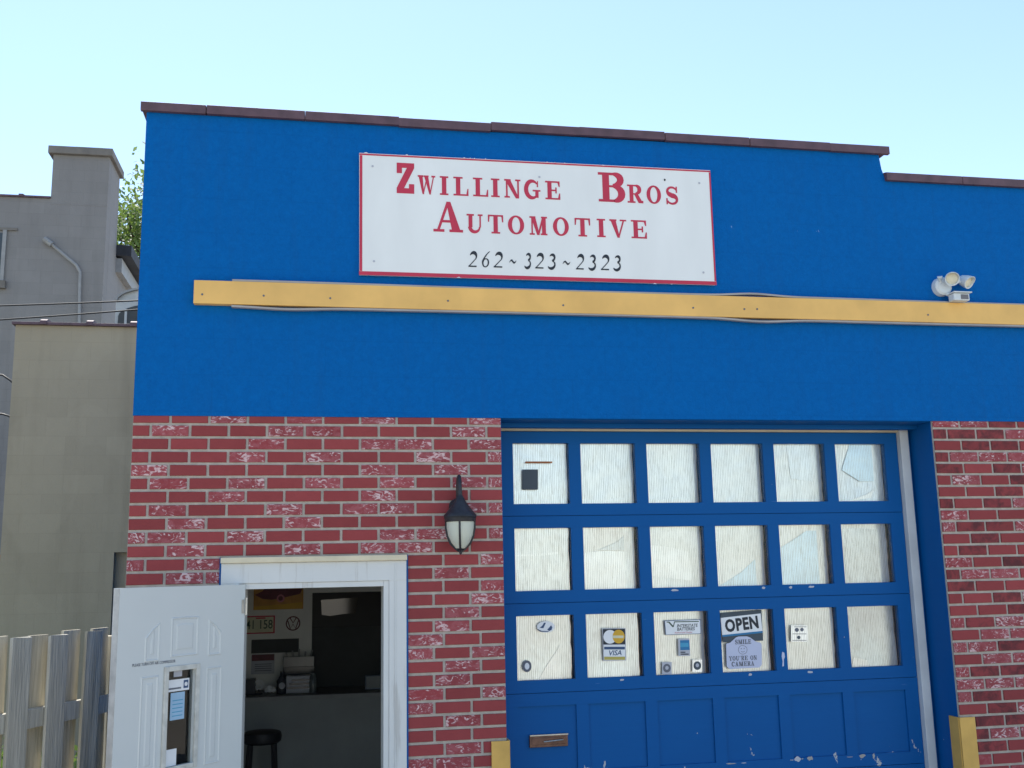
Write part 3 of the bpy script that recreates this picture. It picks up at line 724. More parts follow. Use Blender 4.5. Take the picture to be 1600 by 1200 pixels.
# local x runs from the free edge (-DW) to the hinge (0); local -y is the face seen from the street
lf = MB(); dz1 = 2.113
sl0, sl1, sz0, sz1 = -.505, -.325, 1.265, 1.715      # hole of the lite
lf.box(-DW, 0, DB, sl0, DT, dz1).box(sl1, 0, DB, 0, DT, dz1).box(sl0, 0, DB, sl1, DT, sz0).box(sl0, 0, sz1, sl1, DT, dz1)
bm_ = lf.mesh('entry_door', 'white_door')
bmx = bmesh.new(); bmx.from_mesh(bm_); bmesh.ops.remove_doubles(bmx, verts=bmx.verts, dist=1e-5); bmx.to_mesh(bm_); bmx.free()
leaf = bpy.data.objects.new('entry_door', bm_); COL.objects.link(leaf); leaf.parent = shop; leaf.matrix_local = leaf_m
leaf['label'] = 'white steel entry door standing open with a narrow glass slit'
def mould(pts, wd=.013, hgt=.0036):
    """raised bead following a closed outline in local x,z"""
    n = len(pts); q = MB()
    cxm = sum(p[0] for p in pts)/n; czm = sum(p[1] for p in pts)/n
    def off(p, k):
        dx, dz = p[0]-cxm, p[1]-czm; mx_ = max(abs(dx), .001); mz_ = max(abs(dz), .001)
        return (p[0]-math.copysign(min(k, mx_), dx), p[1]-math.copysign(min(k, mz_), dz))
    lay_ = [[(p[0], 0.0, p[1]) for p in pts], [(*off(p, wd*.35), 0) for p in pts], [(*off(p, wd*.7), 0) for p in pts], [(*off(p, wd), 0) for p in pts], [(*off(p, wd*2.4), 0) for p in pts], [(*off(p, wd*3.1), 0) for p in pts]]
    lv = [0.0005, -hgt, -hgt*.8, .0004, .0004, -hgt*.6]
    for k, L_ in enumerate(lay_):
        for p in L_:
            x, z = (p[0], p[2]) if k == 0 else (p[0], p[1])
            q.v.append((x, lv[k], z))
    for k in range(len(lay_)-1):
        for i in range(n): q.f.append((k*n+i, k*n+(i+1) % n, (k+1)*n+(i+1) % n, (k+1)*n+i))
    q.f.append(tuple((len(lay_)-1)*n+i for i in range(n)))
    return q.build('door_moulding', 'white_door', leaf)
mould([(-.645, 1.765), (-.555, 1.765), (-.555, 1.945), (-.600, 1.920), (-.645, 1.880)])
mould([(-.490, 1.775), (-.315, 1.775), (-.315, 1.965), (-.4025, 1.968), (-.490, 1.965)])
mould([(-.250, 1.765), (-.160, 1.765), (-.160, 1.880), (-.205, 1.920), (-.250, 1.945)])
mould([(-.660, 1.26), (-.555, 1.26), (-.555, 1.70), (-.660, 1.70)])
mould([(-.255, 1.24), (-.150, 1.24), (-.150, 1.71), (-.255, 1.71)])
mould([(-.660, .80), (-.490, .80), (-.490, 1.17), (-.660, 1.17)]); mould([(-.455, .72), (-.315, .72), (-.315, 1.17), (-.455, 1.17)]); mould([(-.27, .80), (-.150, .80), (-.150, 1.17), (-.27, 1.17)])
mould([(-.660, .20), (-.440, .20), (-.440, .66), (-.660, .66)]); mould([(-.370, .20), (-.150, .20), (-.150, .66), (-.370, .66)])
q = MB(); e_ = .020
q.box(sl0-e_, -.012, sz0-e_, sl0+.004, -.0005, sz1+e_).box(sl1-.004, -.012, sz0-e_, sl1+e_, -.0005, sz1+e_)
q.box(sl0+.0042, -.0118, sz0-e_, sl1-.0042, -.0005, sz0+.004).box(sl0+.0042, -.0118, sz1-.004, sl1-.0042, -.0005, sz1+e_)
q.build('lite_frame', 'lite_frame', leaf, bevel=.003)
MB().box(sl0, .02, sz0, sl1, .024, sz1).build('door_glass', 'clear_glass', leaf)
MB().box(-.024, -.004, 1.965, -.008, -.0006, 2.035).build('hinge', 'metal_bare', leaf, bevel=.001)
MB().tube([(.004, -.006, 1.955), (.004, -.006, 2.045)], .007, 8).build('hinge', 'metal_bare', leaf)
MB().box(-DW-.0015, .002, DB, -DW-.0001, DT-.002, dz1-.002).build('door_edge', 'door_edge', leaf)
sans('PLEASE TURN OFF AIR COMPRESSOR', .0195, 'ink_grey', leaf, (-.585, -.0010, 1.757), sx=.80)
def on_leaf(name, label, cat, x0, z0, x1, z1, y, m2):
    o = MB().box(x0, y, z0, x1, y+.001, z1).build(name, m2); o.matrix_world = Matrix.Translation((0, 0, GZ)) @ leaf_m
    o['label'] = label; o['category'] = cat; return o
o = on_leaf('window_sticker', 'white sticker with a dark emblem near the top of the door slit', 'sticker', -.488, 1.612, -.348, 1.668, .017, 'paper_white')
MB().box(-.384, .0162, 1.622, -.355, .0169, 1.660).build('emblem', 'print_navy', o); MB().box(-.480, .0162, 1.622, -.400, .0169, 1.630).build('emblem', 'ink_grey', o)
MB().lathe([(.010, -.0008), (.010, .0)], (-.3695, .0161, 1.641), 14, 'Y').build('emblem', 'paper_white', o)
on_leaf('window_sticker', 'small pinkish grey tag at the top of the door slit', 'sticker', -.448, 1.680, -.396, 1.708, .017, 'paper_grey')
o = on_leaf('paper_notice', 'pale blue paper notice taped in the middle of the door slit', 'notice', -.462, 1.478, -.374, 1.606, .017, 'paper_blue')
for k in range(5): MB().box(-.450, .0163, 1.495+k*.018, -.386, .0169, 1.499+k*.018).build('printed_line', 'print_teal', o)
on_leaf('paper_card', 'white card tucked into the bottom corner of the door slit', 'card', -.503, 1.267, -.415, 1.345, .016, 'paper_white')

# ------------------------------------------------------------------ the room behind the doorway
IZ = GZ+.1; YW = 3.6
part(MB().box(.2, .2, GZ+.02, 1.93, 7.0, IZ), 'room_floor', 'floor_vinyl')
part(MB().box(.2, .2, 2.42, 1.93, 7.0, 2.46), 'room_ceiling', 'inner_wall')
part(MB().box(1.93, .2, GZ, 2.0, 7.0, 3.0), 'partition_wall', 'inner_wall')
wx0, wx1, wz0, wz1 = .945, 1.60, 1.20, 2.005          # serving hatch in the back wall
mb = MB().box(.2, YW, IZ, wx0, YW+.1, 2.42).box(wx1, YW, IZ, 1.93, YW+.1, 2.42).box(wx0, YW, wz1, wx1, YW+.1, 2.42).box(wx0, YW, IZ, wx1, YW+.1, wz0)
part(mb, 'back_wall', 'inner_wall')
part(MB().box(.2, 6.9, IZ, 1.93, 7.0, 2.42), 'rear_wall', 'inner_dark')
part(MB().box(.2, .2, IZ, .24, 7.0, 2.42), 'room_lining', 'inner_wall')
part(MB().box(wx0, YW+.025, wz0, wx1, YW+.05, 1.7049), 'hatch_panel', 'inner_dark')
part(MB().box(wx0, YW+.035, 1.705, wx1, YW+.06, wz1), 'hatch_panel', 'black_vinyl')
part(MB().prism([(1.02, 1.942), (1.345, 1.957), (1.318, 1.822), (1.20, 1.815), (1.10, 1.803), (1.028, 1.815)], YW+.028, YW+.0345), 'hatch_glass', 'mirror_glass')  # mirror pane added in the outline of the bright reflection, not a full window
# counter
ct = thing('service_counter', 'grey front service counter with a dark top across the room', 'counter', (1.0, 3.04, IZ))
cz = 1.208
MB().box(-.75, 0, 0, .90, .04, cz-IZ-.03).build('counter_front', 'counter_front', ct)
MB().box(-.75, -.02, cz-IZ-.0295, .90, .52, cz-IZ).build('counter_top', 'counter_top', ct, bevel=.004)
MB().box(-.75, -.024, cz-IZ-.034, .90, -.0205, cz-IZ-.004).build('counter_edge', 'grey_trim', ct)
# stool
stl = thing('bar_stool', 'tall black padded stool in front of the counter', 'stool', (.60, 2.40, IZ))
sq = 1.03-IZ
MB().lathe([(.001, sq-.085), (.12, sq-.085), (.138, sq-.07), (.143, sq-.035), (.135, sq-.008), (.11, sq), (.001, sq+.004)], (0, 0, 0), 24).build('seat', 'black_vinyl', stl, smooth=True)
for sx_, sy_ in ((1, 1), (1, -1), (-1, 1), (-1, -1)):
    MB().tube([(sx_*.085, sy_*.085, sq-.086), (sx_*.13, sy_*.13, 0)], .019, 8).build('leg', 'black_vinyl', stl)
for zz in (.35,):
    MB().tube([(.12*math.cos(a*math.pi/8+.78)*1.35, .12*math.sin(a*math.pi/8+.78)*1.35, zz) for a in range(17)], .009, 6).build('foot_ring', 'black_vinyl', stl)
# on the back wall
o = MB().box(.447, YW-.012, 1.872, .868, YW-.001, 2.110).build('wall_poster', 'print_yellow'); o['label'] = 'yellow poster with a dark red car shape on the back wall'; o['category'] = 'poster'
MB().prism([(.455, 2.00), (.52, 2.03), (.56, 2.075), (.66, 2.085), (.74, 2.045), (.86, 2.045), (.84, 2.00), (.72, 1.975), (.60, 1.955), (.52, 1.965)], YW-.0135, YW-.0121).build('printed_shape', 'print_maroon', o)
MB().add(*(lambda mbx: (mbx.v, mbx.f))(MB().lathe([(.034, -.001), (.034, .0)], (.675, YW-.0137, 1.965), 18, 'Y'))).build('printed_wheel', 'print_pink', o)
MB().lathe([(.020, -.001), (.020, .0)], (.675, YW-.0148, 1.965), 16, 'Y').build('printed_wheel', 'print_maroon', o)
MB().prism([(.455, 1.875), (.86, 1.875), (.86, 1.93), (.70, 1.915), (.455, 1.90)], YW-.0134, YW-.0121).build('printed_shape', 'print_gold', o)
o = MB().box(.318, YW-.010, 1.672, .630, YW-.002, 1.822).build('licence_plate', 'plate_cream', bevel=.002); o['label'] = 'cream licence plate reading 41 158 with a red rim'; o['category'] = 'licence plate'
sans('41 158', .105, 'plate_ink', o, (.500, YW-.0108, 1.745), sx=.78, bold=.001)
for a in ((.318, 1.672, .630, 1.682), (.318, 1.812, .630, 1.822), (.618, 1.6822, .630, 1.8118)):
    MB().box(a[0], YW-.0112, a[1], a[2], YW-.0102, a[3]).build('rim', 'sign_red', o)
MB().box(.47, YW-.0113, 1.797, .55, YW-.0102, 1.808).build('rim', 'sign_red', o)
o = MB(); bx, bz = .784, 1.750
for k, pc in enumerate(ring(bx, bz, .062, .062, .010, .010, 32)): o.prism(pc, YW-.008, YW-.001)
o = o.build('round_badge', 'print_maroon'); o['label'] = 'round dark red badge with V over W on the back wall'; o['category'] = 'badge'
q = MB(); k = 0
for pc in stroke([(bx-.026, bz+.046), (bx, bz+.004), (bx+.026, bz+.046)], .009)+stroke([(bx-.046, bz+.024), (bx-.022, bz-.046), (bx, bz-.006), (bx+.022, bz-.046), (bx+.046, bz+.024)], .009):
    q.prism(pc, YW-.0070-.0002*k, YW-.001); k += 1
q.build('monogram', 'print_maroon', o)
o = MB().box(.437, YW-.012, 1.508, .836, YW-.001, 1.622).build('dark_plaque', 'inner_dark'); o['label'] = 'long dark plaque under the round badge'; o['category'] = 'plaque'
o = MB().box(.440, YW-.006, 1.335, .633, YW-.001, 1.500).build('small_notice', 'paper_grey'); o['label'] = 'small notice with a dark header under the plaque'; o['category'] = 'notice'
MB().box(.443, YW-.0072, 1.445, .630, YW-.0062, 1.497).build('header', 'print_maroon', o)
for k in range(4): MB().box(.47, YW-.0070, 1.36+k*.018, .61, YW-.0062, 1.366+k*.018).build('printed_line', 'ink_grey', o)
# on the counter
def bottle(label, x, y, prof, m2, cat='bottle', name='bottle'):
    o = MB().lathe(prof, (0, 0, 0), 18).build(name, m2, smooth=True); o.location = (x, y, cz); o['label'] = label; o['category'] = cat; return o
o = MB().box(-.06, -.05, 0, .06, .05, .125).build('cash_box', 'bottle_dark', bevel=.004); o.location = (.44, 3.25, cz); o['label'] = 'dark box at the door end of the counter'; o['category'] = 'box'
o = bottle('trophy ring standing on the counter', .527, 3.22, [(.03, 0), (.03, .012), (.006, .018), (.006, .04), (.001, .041)], 'bottle_dark', 'trophy', 'ring_trophy')
q = MB()
for pc in ring(0, .075, .038, .038, .008, .008, 24): q.prism(pc, -.005, .005)
for a in (90, 210, 330): q.prism(stroke([(0, .075), (.03*math.cos(R(a)), .075+.03*math.sin(R(a)))], .009)[0], -.004, .004)
q.build('ring', 'paper_white', o)
o = MB()
for a, b_, r_ in ((0, .03, .030), (.03, .022, .024), (-.03, .02, .018)):
    o.lathe([(.001, b_-r_), (r_*.7, b_-r_*.7), (r_, b_), (r_*.7, b_+r_*.7), (.001, b_+r_)], (a, 0, .01), 14)
o = o.build('white_figurine', 'paper_white', smooth=True); o.location = (.615, 3.22, cz); o['label'] = 'small white figurine between ring trophy and bottle'; o['category'] = 'figurine'
o = bottle('dark round bottle with a pale label on the counter', .712, 3.22, [(.001, 0), (.042, 0), (.046, .02), (.046, .10), (.018, .14), (.016, .175), (.001, .176)], 'bottle_dark')
MB().lathe([(.026, -.004), (.026, 0)], (0, -.046, .065), 16, 'Y').build('bottle_label', 'paper_grey', o)
o = MB().box(-.10, -.06, 0, .10, .06, .135).build('stacked_carton', 'paper_grey', bevel=.003); o.location = (.845, 3.25, cz); o['label'] = 'grey carton with dark bands on the counter'; o['category'] = 'carton'
for k in range(3): MB().box(-.095+.02*k, -.0615, .035+.03*k, .095, -.0602, .050+.03*k).build('printed_band', 'bottle_dark', o)
o = bottle('clear jar at the hatch end of the cartons', .962, 3.20, [(.001, 0), (.030, 0), (.032, .02), (.032, .12), (.024, .135), (.024, .15), (.001, .15)], 'jar_glass', 'jar', 'glass_jar')
o = MB().box(-.13, -.04, 0, .13, .04, .085).build('tool_tray', 'jar_glass', bevel=.004); o.location = (.84, 3.45, cz+.19); o['label'] = 'tray of dark tools behind the grey carton'; o['category'] = 'tray'
MB().box(-.13, -.03, -.19, .13, .03, 0).build('tray_stand', 'bottle_dark', o)
for k in range(5): MB().tube([(-.10+.05*k, 0, .08), (-.11+.055*k, .01, .12+.012*(k % 3))], .008, 6).build('tool', 'grey_trim', o)
o = MB().box(-.066, 0, 0, .066, .010, .115).build('picture_frame', 'bottle_dark', bevel=.003); o.location = (1.455, 3.22, cz+.002); o.rotation_euler = (R(-10), 0, R(-6)); o['label'] = 'framed card leaning at the end of the counter'; o['category'] = 'picture frame'
MB().box(-.056, -.002, .011, .056, -.0003, .104).build('card', 'counter_front', o)

# ------------------------------------------------------------------ things fixed to the front
# sign board
sg = thing('shop_sign', 'white sign board with red border reading Zwillinge Bros Automotive', 'sign', (2.27, -.018, 3.838))
SO = (2.27, 3.838); SY = -.026; c4 = [(1.195, 4.571), (3.352, 4.578), (3.348, 3.845), (1.200, 3.838)]
MB().prism(rel(c4, SO), SY+.0005, -.001).build('board', 'white_board', sg)
def strip(a, b_, wd, nm='border', m2='sign_red', yy=SY):
    pcs = stroke([a, b_], wd); MB().prism(rel(pcs[0], SO), yy-.0012, yy).build(nm, m2, sg)
i1 = .008
strip((c4[0][0], c4[0][1]-i1), (c4[1][0], c4[1][1]-i1), .009); strip((c4[3][0]-.002, c4[3][1]+.007), (c4[2][0]+.003, c4[2][1]+.007), .022)
strip((c4[0][0]+i1+.002, c4[0][1]-.015), (c4[3][0]+i1, c4[3][1]+.02), .015); strip((c4[1][0]-.005, c4[1][1]-.015), (c4[2][0]-.004, c4[2][1]+.02), .010)
BIG, SM = 1.0, .62
L1 = [('Z', 1.412, 1.514, BIG), ('W', 1.535, 1.638, SM), ('I', 1.665, 1.715, SM), ('L', 1.745, 1.834, SM), ('L', 1.862, 1.952, SM), ('I', 1.970, 2.021, SM), ('N', 2.05, 2.148, SM), ('G', 2.171, 2.269, SM), ('E', 2.299, 2.390, SM),
      ('B', 2.629, 2.792, BIG), ('R', 2.81, 2.909, SM), ('O', 2.932, 3.024, SM), ('S', 3.052, 3.137, SM)]
L2 = [('A', 1.625, 1.799, BIG), ('U', 1.821, 1.916, SM), ('T', 1.948, 2.039, SM), ('O', 2.067, 2.165, SM), ('M', 2.198, 2.305, SM), ('O', 2.34, 2.437, SM), ('T', 2.474, 2.569, SM), ('I', 2.611, 2.663, SM), ('V', 2.69, 2.795, SM), ('E', 2.825, 2.922, SM)]
L3 = [('2', 1.828, 1.878), ('6', 1.903, 1.953), ('2', 1.977, 2.03), ('~', 2.068, 2.108), ('3', 2.16, 2.2), ('2', 2.226, 2.277), ('3', 2.302, 2.349), ('~', 2.39, 2.434), ('2', 2.473, 2.522), ('3', 2.549, 2.596), ('2', 2.626, 2.678), ('3', 2.703, 2.75)]
for spec, base, slope, hgt, m2, ln in ((L1, 4.335, .005, .187, 'sign_red', 0), (L2, 4.109, .006, .185, 'sign_red', 0), ([(c, a, b_, 1) for c, a, b_ in L3], 3.899, .010, .090, 'ink_black', .10)):
    for c, a, b_, hf in spec:
        zb_ = base+(a-1.4)*slope
        letters(MB(), [(c, a-SO[0], b_-SO[0], hf)], zb_-SO[1], hgt, SY, ln).build('letter', m2, sg)
MB().prism(rel([(3.048, 4.492), (3.056, 4.494), (3.060, 4.505), (3.048, 4.507)], SO), SY-.0014, SY).build('apostrophe', 'ink_black', sg)
for x, z in ((1.272, 4.492), (2.265, 4.477), (3.275, 4.49), (1.282, 3.917), (3.27, 3.917)):
    MB().lathe([(.007, -.002), (.006, 0)], (x-SO[0], SY, z-SO[1]), 10, 'Y').build('screw', 'paper_grey', sg)
for k in range(14):
    x = rf.uniform(1.22, 3.3); up = rf.random() < .6; z = 4.572 if up else 3.836
    MB().prism(rel([(x-.012*rf.random(), z), (x+.02*rf.random(), z-.001), (x+.004, z+.005)], SO), SY-.0016, SY-.0005).build('paint_flake', 'paper_white', sg)

# carriage lamp
LY = -.125
lx, zt_ = P(713, 745, LY); _, zc1 = P(713, 815, LY); _, zb_ = P(713, 861, LY)
lp = thing('wall_lantern', 'black carriage lantern with frosted globe beside the doorway', 'wall lamp', (1.752, LY, zb_))
Hh = zt_-zb_; k = (zc1-zb_)          # cap line height
rw = .083
MB().lathe([(.001, .012), (rw*.30, .014), (rw*.62, .045), (rw*.82, .085), (rw*.90, .125), (rw*.92, k-.002), (.001, k-.001)], (0, 0, 0), 28).build('globe', 'frosted_globe', lp, smooth=True)
MB().lathe([(rw*.5, k), (rw*1.02, k), (rw*1.06, k+.022), (rw*1.10, k+.026), (rw*1.08, k+.036), (rw*.92, k+.050), (rw*.60, k+.085), (rw*.34, k+.115), (rw*.30, k+.125), (rw*.20, k+.140), (rw*.12, k+.150), (.001, k+.151)], (0, 0, 0), 32).build('cap', 'black_iron', lp, smooth=True)
for a in range(4):
    an = math.pi/2*a+R(80); pr = [(rw*.94, k+.004), (rw*.955, .125), (rw*.86, .08), (rw*.66, .04), (rw*.30, .010), (.008, -.002)]
    MB().tube([(r_*math.cos(an), r_*math.sin(an), h) for r_, h in pr], .0055, 6).build('cage_rib', 'black_iron', lp, smooth=True)
MB().lathe([(.001, -.020), (.006, -.016), (.010, -.006), (.008, .004), (.018, .010), (.016, .018), (.001, .019)], (0, 0, 0), 14).build('finial', 'black_iron', lp, smooth=True)
hk = [(0, 0, k+.145), (0, 0, k+.19), (0, .004, k+.225), (0, .028, k+.25), (0, .058, k+.245), (0, .078, k+.205), (0, .088, k+.10)]
MB().tube(hk, [.014, .011, .011, .011, .011, .011, .012], 10).build('arm', 'black_iron', lp, smooth=True)
MB().lathe([(.001, .083), (.040, .083), (.048, .092), (.050, .108), (.001, .108)], (0, 0, k+.085), 20, 'Y').build('wall_plate', 'black_iron', lp, smooth=True)

# floodlight
fx, fz = P(1471, 446, -.03)
fl = thing('security_floodlight', 'white twin head security floodlight with motion sensor above the yellow band', 'floodlight', (fx, -.016, fz-.03))
fo = (0, 0, .03)
MB().lathe([(.001, -.045), (.046, -.045), (.058, -.035), (.062, 0), (.001, 0)], (0, 0, .02), 26, 'Y').build('junction_box', 'flood_white', fl, smooth=True)
def head(c, dirv, r0, ln):
    q = MB().lathe([(.001, -ln), (r0*.55, -ln), (r0*.8, -ln*.8), (r0, -ln*.35), (r0*1.05, 0), (r0*.9, .0), (r0*.86, -.012), (.001, -.012)], (0, 0, 0), 24)
    M_ = Matrix.Translation(c) @ Vector(dirv).to_track_quat('Z', 'Y').to_matrix().to_4x4()
    h_ = q.build('lamp_head', 'flood_white', fl, smooth=True, M=M_)
    MB().lathe([(.001, -.006), (r0*.84, -.011), (r0*.84, -.0115), (.001, -.0118)], (0, 0, 0), 20).build('lens', 'flood_lens', h_, smooth=True)
    n = 13; vs_ = []
    for i in range(n):
        a = math.pi*(i/(n-1)); ex = .014*math.sin(a)+.002
        vs_ += [(r0*1.05*math.cos(a), r0*1.05*math.sin(a), -.004), (r0*1.05*math.cos(a), r0*1.05*math.sin(a), ex), (r0*.97*math.cos(a), r0*.97*math.sin(a), ex), (r0*.97*math.cos(a), r0*.97*math.sin(a), -.004)]
    q = MB(); q.v = vs_
    for i in range(n-1):
        for k in range(4): q.f.append((4*i+k, 4*i+(k+1) % 4, 4*i+4+(k+1) % 4, 4*i+4+k))
    q.build('visor', 'flood_white', h_)
head((.012, -.115, .045), (-.42, -.80, -.34), .042, .06)
head((.150, -.085, .035), (.30, -.78, -.45), .040, .075)
MB().tube([(.03, -.04, .035), (.07, -.06, .045), (.12, -.055, .045)], .010, 8).build('knuckle', 'flood_white', fl)
MB().tube([(-.02, -.04, .04), (-.045, -.06, .07), (-.03, -.075, .065)], .010, 8).build('knuckle', 'flood_white', fl)
MB().tube([(.02, -.03, -.03), (.045, -.055, -.05)], .012, 8).build('sensor_stem', 'flood_white', fl)
sn = MB().box(.018, -.105, -.090, .128, -.045, -.042).build('motion_sensor', 'flood_white', fl, bevel=.008)
MB().box(.012, -.118, -.0415, .140, -.045, -.034).build('sensor_hood', 'flood_white', sn, bevel=.002)
MB().box(.066, -.107, -.082, .118, -.1052, -.052).build('sensor_window', 'sensor_dark', sn)

# stickers on the garage panes
YS = YD+.0125
def sticker(name, label, cat, pix, m2, y=YS, rad=None):
    pts = [P(px, py, y) for px, py in pix]; cx_ = sum(p[0] for p in pts)/len(pts); cz_ = min(p[1] for p in pts)
    o = MB().prism(rel(pts, (cx_, cz_)), 0, .0008).build(name, m2); o.location = (cx_, y, cz_)
    o['label'] = label; o['category'] = cat
    o_org = (cx_, cz_)
    return o, o_org
def print_on(o, org, pix, m2, lvl=1, name='printed_shape', y=YS):
    pts = [P(px, py, y) for px, py in pix]
    return MB().prism(rel(pts, org), -.0005*lvl, -.0005*lvl+.0004).build(name, m2, o)
def ell(cx_, cy_, rx, ry, n=22, a0=0, a1=360): return [(cx_+rx*math.cos(R(a0+(a1-a0)*i/n)), cy_-ry*math.sin(R(a0+(a1-a0)*i/n))) for i in range(n)]
def quad(a, b_, c_, d_): return [(a, b_), (c_, b_), (c_, d_), (a, d_)]
o, og = sticker('payment_sticker', 'card payment sticker reading VISA under two overlapping discs', 'sticker', [(941, 982), (977.5, 981.5), (978.5, 1032), (943, 1033)], 'paper_grey')
print_on(o, og, [(942, 983), (976.5, 982.5), (977, 1006.5), (942.5, 1007)], 'ink_black')
print_on(o, og, ell(953.0, 995, 10.3, 10.8), 'paper_white', 2); print_on(o, og, ell(966.5, 994.6, 9.5, 10.8), 'print_gold', 3)
print_on(o, og, quad(957, 993, 974, 997), 'plate_cream', 4)
print_on(o, og, quad(943.5, 1008, 976.8, 1031.5), 'paper_white'); print_on(o, og, quad(944, 1010.5, 976.3, 1014.8), 'print_navy', 2)
print_on(o, og, quad(944, 1026, 976.6, 1031), 'print_olive', 2)
x, z = P(960.5, 1020.5, YS); sans('VISA', .041, 'print_navy', o, (x-og[0], -.0011, z-og[1]), bold=.0005, shear=.25)
o, og = sticker('battery_sticker', 'white and green sticker reading INTERSTATE BATTERIES', 'sticker', [(1038, 969.5), (1094.5, 967.5), (1095.5, 990.5), (1040, 992.5)], 'print_navy')
print_on(o, og, [(1039, 970.5), (1093.7, 968.5), (1094.5, 989.7), (1040.8, 991.7)], 'paper_white')
for a, b_, wd in (((1041.5, 972), (1045.5, 972), 1.4), ((1045, 972), (1051.8, 979.5), 2.2), ((1051.8, 979.5), (1054, 971.5), 1.3), ((1053.5, 971.6), (1092, 971.0), 1.5)):
    print_on(o, og, stroke([a, b_], wd)[0], 'plate_ink', 2+int(wd*10) % 3)
x, z = P(1073.5, 977.6, YS); sans('INTERSTATE', .0255, 'ink_black', o, (x-og[0], -.0011, z-og[1]), bold=.0002, shear=.2, sx=.92)
x, z = P(1071.5, 983.0, YS); sans('BATTERIES', .0255, 'ink_black', o, (x-og[0], -.0011, z-og[1]), bold=.0002, shear=.15, sx=.92)
x, z = P(1068, 988.2, YS); sans('Authorized Dealer', .014, 'print_pink', o, (x-og[0], -.0011, z-og[1]), sx=1.05)
o, og = sticker('payment_sticker', 'small blue and white card sticker under the battery sticker', 'sticker', [(1059.5, 998), (1077.3, 997.5), (1078.5, 1024.6), (1060.2, 1025.3)], 'paper_grey')
print_on(o, og, [(1062.5, 1000.5), (1077, 1000), (1077.8, 1015.5), (1063, 1016)], 'print_blue'); print_on(o, og, [(1062.7, 1004.5), (1075.5, 1004.5), (1076, 1010.5), (1062.9, 1011)], 'print_teal', 2)
for k_, (a, b_) in enumerate(((1063.2, 1071), (1063.4, 1076))): print_on(o, og, quad(a, 1018.2+3*k_, b_, 1019.9+3*k_), 'ink_black')
for cxp, cyp, lab in ((1042, 1044, 'faded grey round sticker in the lower corner under the battery sticker'), (1089.5, 1040, 'darker round emblem sticker beside the faded grey one')):
    o, og = sticker('round_sticker', lab, 'sticker', quad(cxp-7.5, cyp-9.5, cxp+7.5, cyp+10), 'paper_grey' if cxp < 1050 else 'film_cool')
    print_on(o, og, ell(cxp, cyp, 6.0, 6.8), 'ink_grey' if cxp < 1050 else 'slate_card'); print_on(o, og, ell(cxp, cyp-.5, 2.6, 3), 'paper_grey', 2)
o, og = sticker('oval_sticker', 'white oval sticker with blue swoosh on the corner pane', 'sticker', ell(853, 979.5, 14, 9), 'paper_white')
for pc in ([(843, 981), (849, 981.5), (853, 973), (850, 973), (847, 978)], [(855, 984), (861, 977), (863, 980), (862, 984), (858, 986)], [(838, 982), (846, 985.5), (858, 986.5), (856, 987.6), (844, 987)]):
    print_on(o, og, pc, 'print_navy')
o, og = sticker('round_sticker', 'grey ring sticker low on the corner pane', 'sticker', ell(823.5, 1041, 7, 9.3), 'ink_grey'); print_on(o, og, ell(823.5, 1041, 3.6, 5.3), 'paper_white')
# OPEN sign and camera notice
YO = YS-.002
dk, og = sticker('sign_backing', 'dark backing board behind the OPEN sign', 'board', [(1125.5, 957.5), (1190, 952.5), (1192.5, 1001), (1129.5, 1004)], 'slate_card', y=YS+.0012)
o, og = sticker('open_sign', 'tilted white sign reading OPEN in black', 'sign', [(1126, 965.5), (1188.5, 958.5), (1191.5, 986.5), (1128.5, 993)], 'paper_white', y=YO)
print_on(o, og, [(1128.5, 992.2), (1191.5, 985.7), (1191.8, 988.8), (1128.8, 995.2)], 'print_blue', 1, y=YO)
x, z = P(1159.2, 976, YO); sans('OPEN', .098, 'ink_black', o, (x-og[0], -.0011, z-og[1]), bold=.0040, sx=.80, rot=R(-5.2), space=1.10)
o, og = sticker('camera_notice', "lilac notice reading SMILE YOU'RE ON CAMERA with a smiling face", 'notice',
                [(1134.5, 1006), (1141, 1004), (1150, 996), (1154, 994.5), (1167, 994.2), (1172, 996), (1181, 1002.5), (1188, 1004), (1190, 1006.5), (1190.5, 1038), (1187, 1043), (1140, 1045.5), (1135.5, 1041)], 'paper_lilac', y=YO-.0015)
YQ = YO-.0015
for txt, cy_, wpx, hpx in (('SMILE', 1006.3, 25, 7.2), ("YOU'RE ON", 1031.6, 43, 7.0), ('CAMERA', 1040.6, 35, 7.0)):
    cxx, zz = P(1161.0, cy_, YQ); wm = wpx*.00409; hm = hpx*.0037
    letters(MB(), serif_line(txt, cxx-og[0], 0, hm, wm), zz-og[1], hm, -.0002).build('lettering', 'ink_grey', o)
q = MB(); fx_, fz_ = P(1160.5, 1015.3, YQ)
for pc in ring(fx_-og[0], fz_-og[1], .029, .0265, .0022, .0022, 24): q.prism(pc, -.0008, -.0001)
for dx in (-.009, .009): q.prism(ell(fx_-og[0]+dx, fz_-og[1]+.007, .003, .003, 8), -.0008, -.0001)
for pc in stroke(arc(fx_-og[0], fz_-og[1]-.001, .014, .012, 215, 325, 8), .0022): q.prism(pc, -.0009, -.0001)
q.build('smiling_face', 'ink_grey', o)
o, og = sticker('lock_tag', 'small clear tag with two round logos on the pane next to the OPEN sign', 'sticker', quad(1236, 977, 1262, 1003), 'film_cool')
for k_, yy in enumerate((979, 990, 1000)): print_on(o, og, quad(1238+(k_ == 0)*3, yy, 1260, yy+.9), 'ink_grey')
for cxp, cyp, rr in ((1245, 984.2, 3.2), (1253, 983.8, 2.8), (1248, 996, 2.7)): print_on(o, og, ell(cxp, cyp, rr, rr), 'ink_grey' if rr > 2.7 else 'slate_card')
o, og = sticker('slate_card', 'dark slate square card on the top corner pane', 'card', quad(816, 733.5, 840.5, 765), 'slate_card')
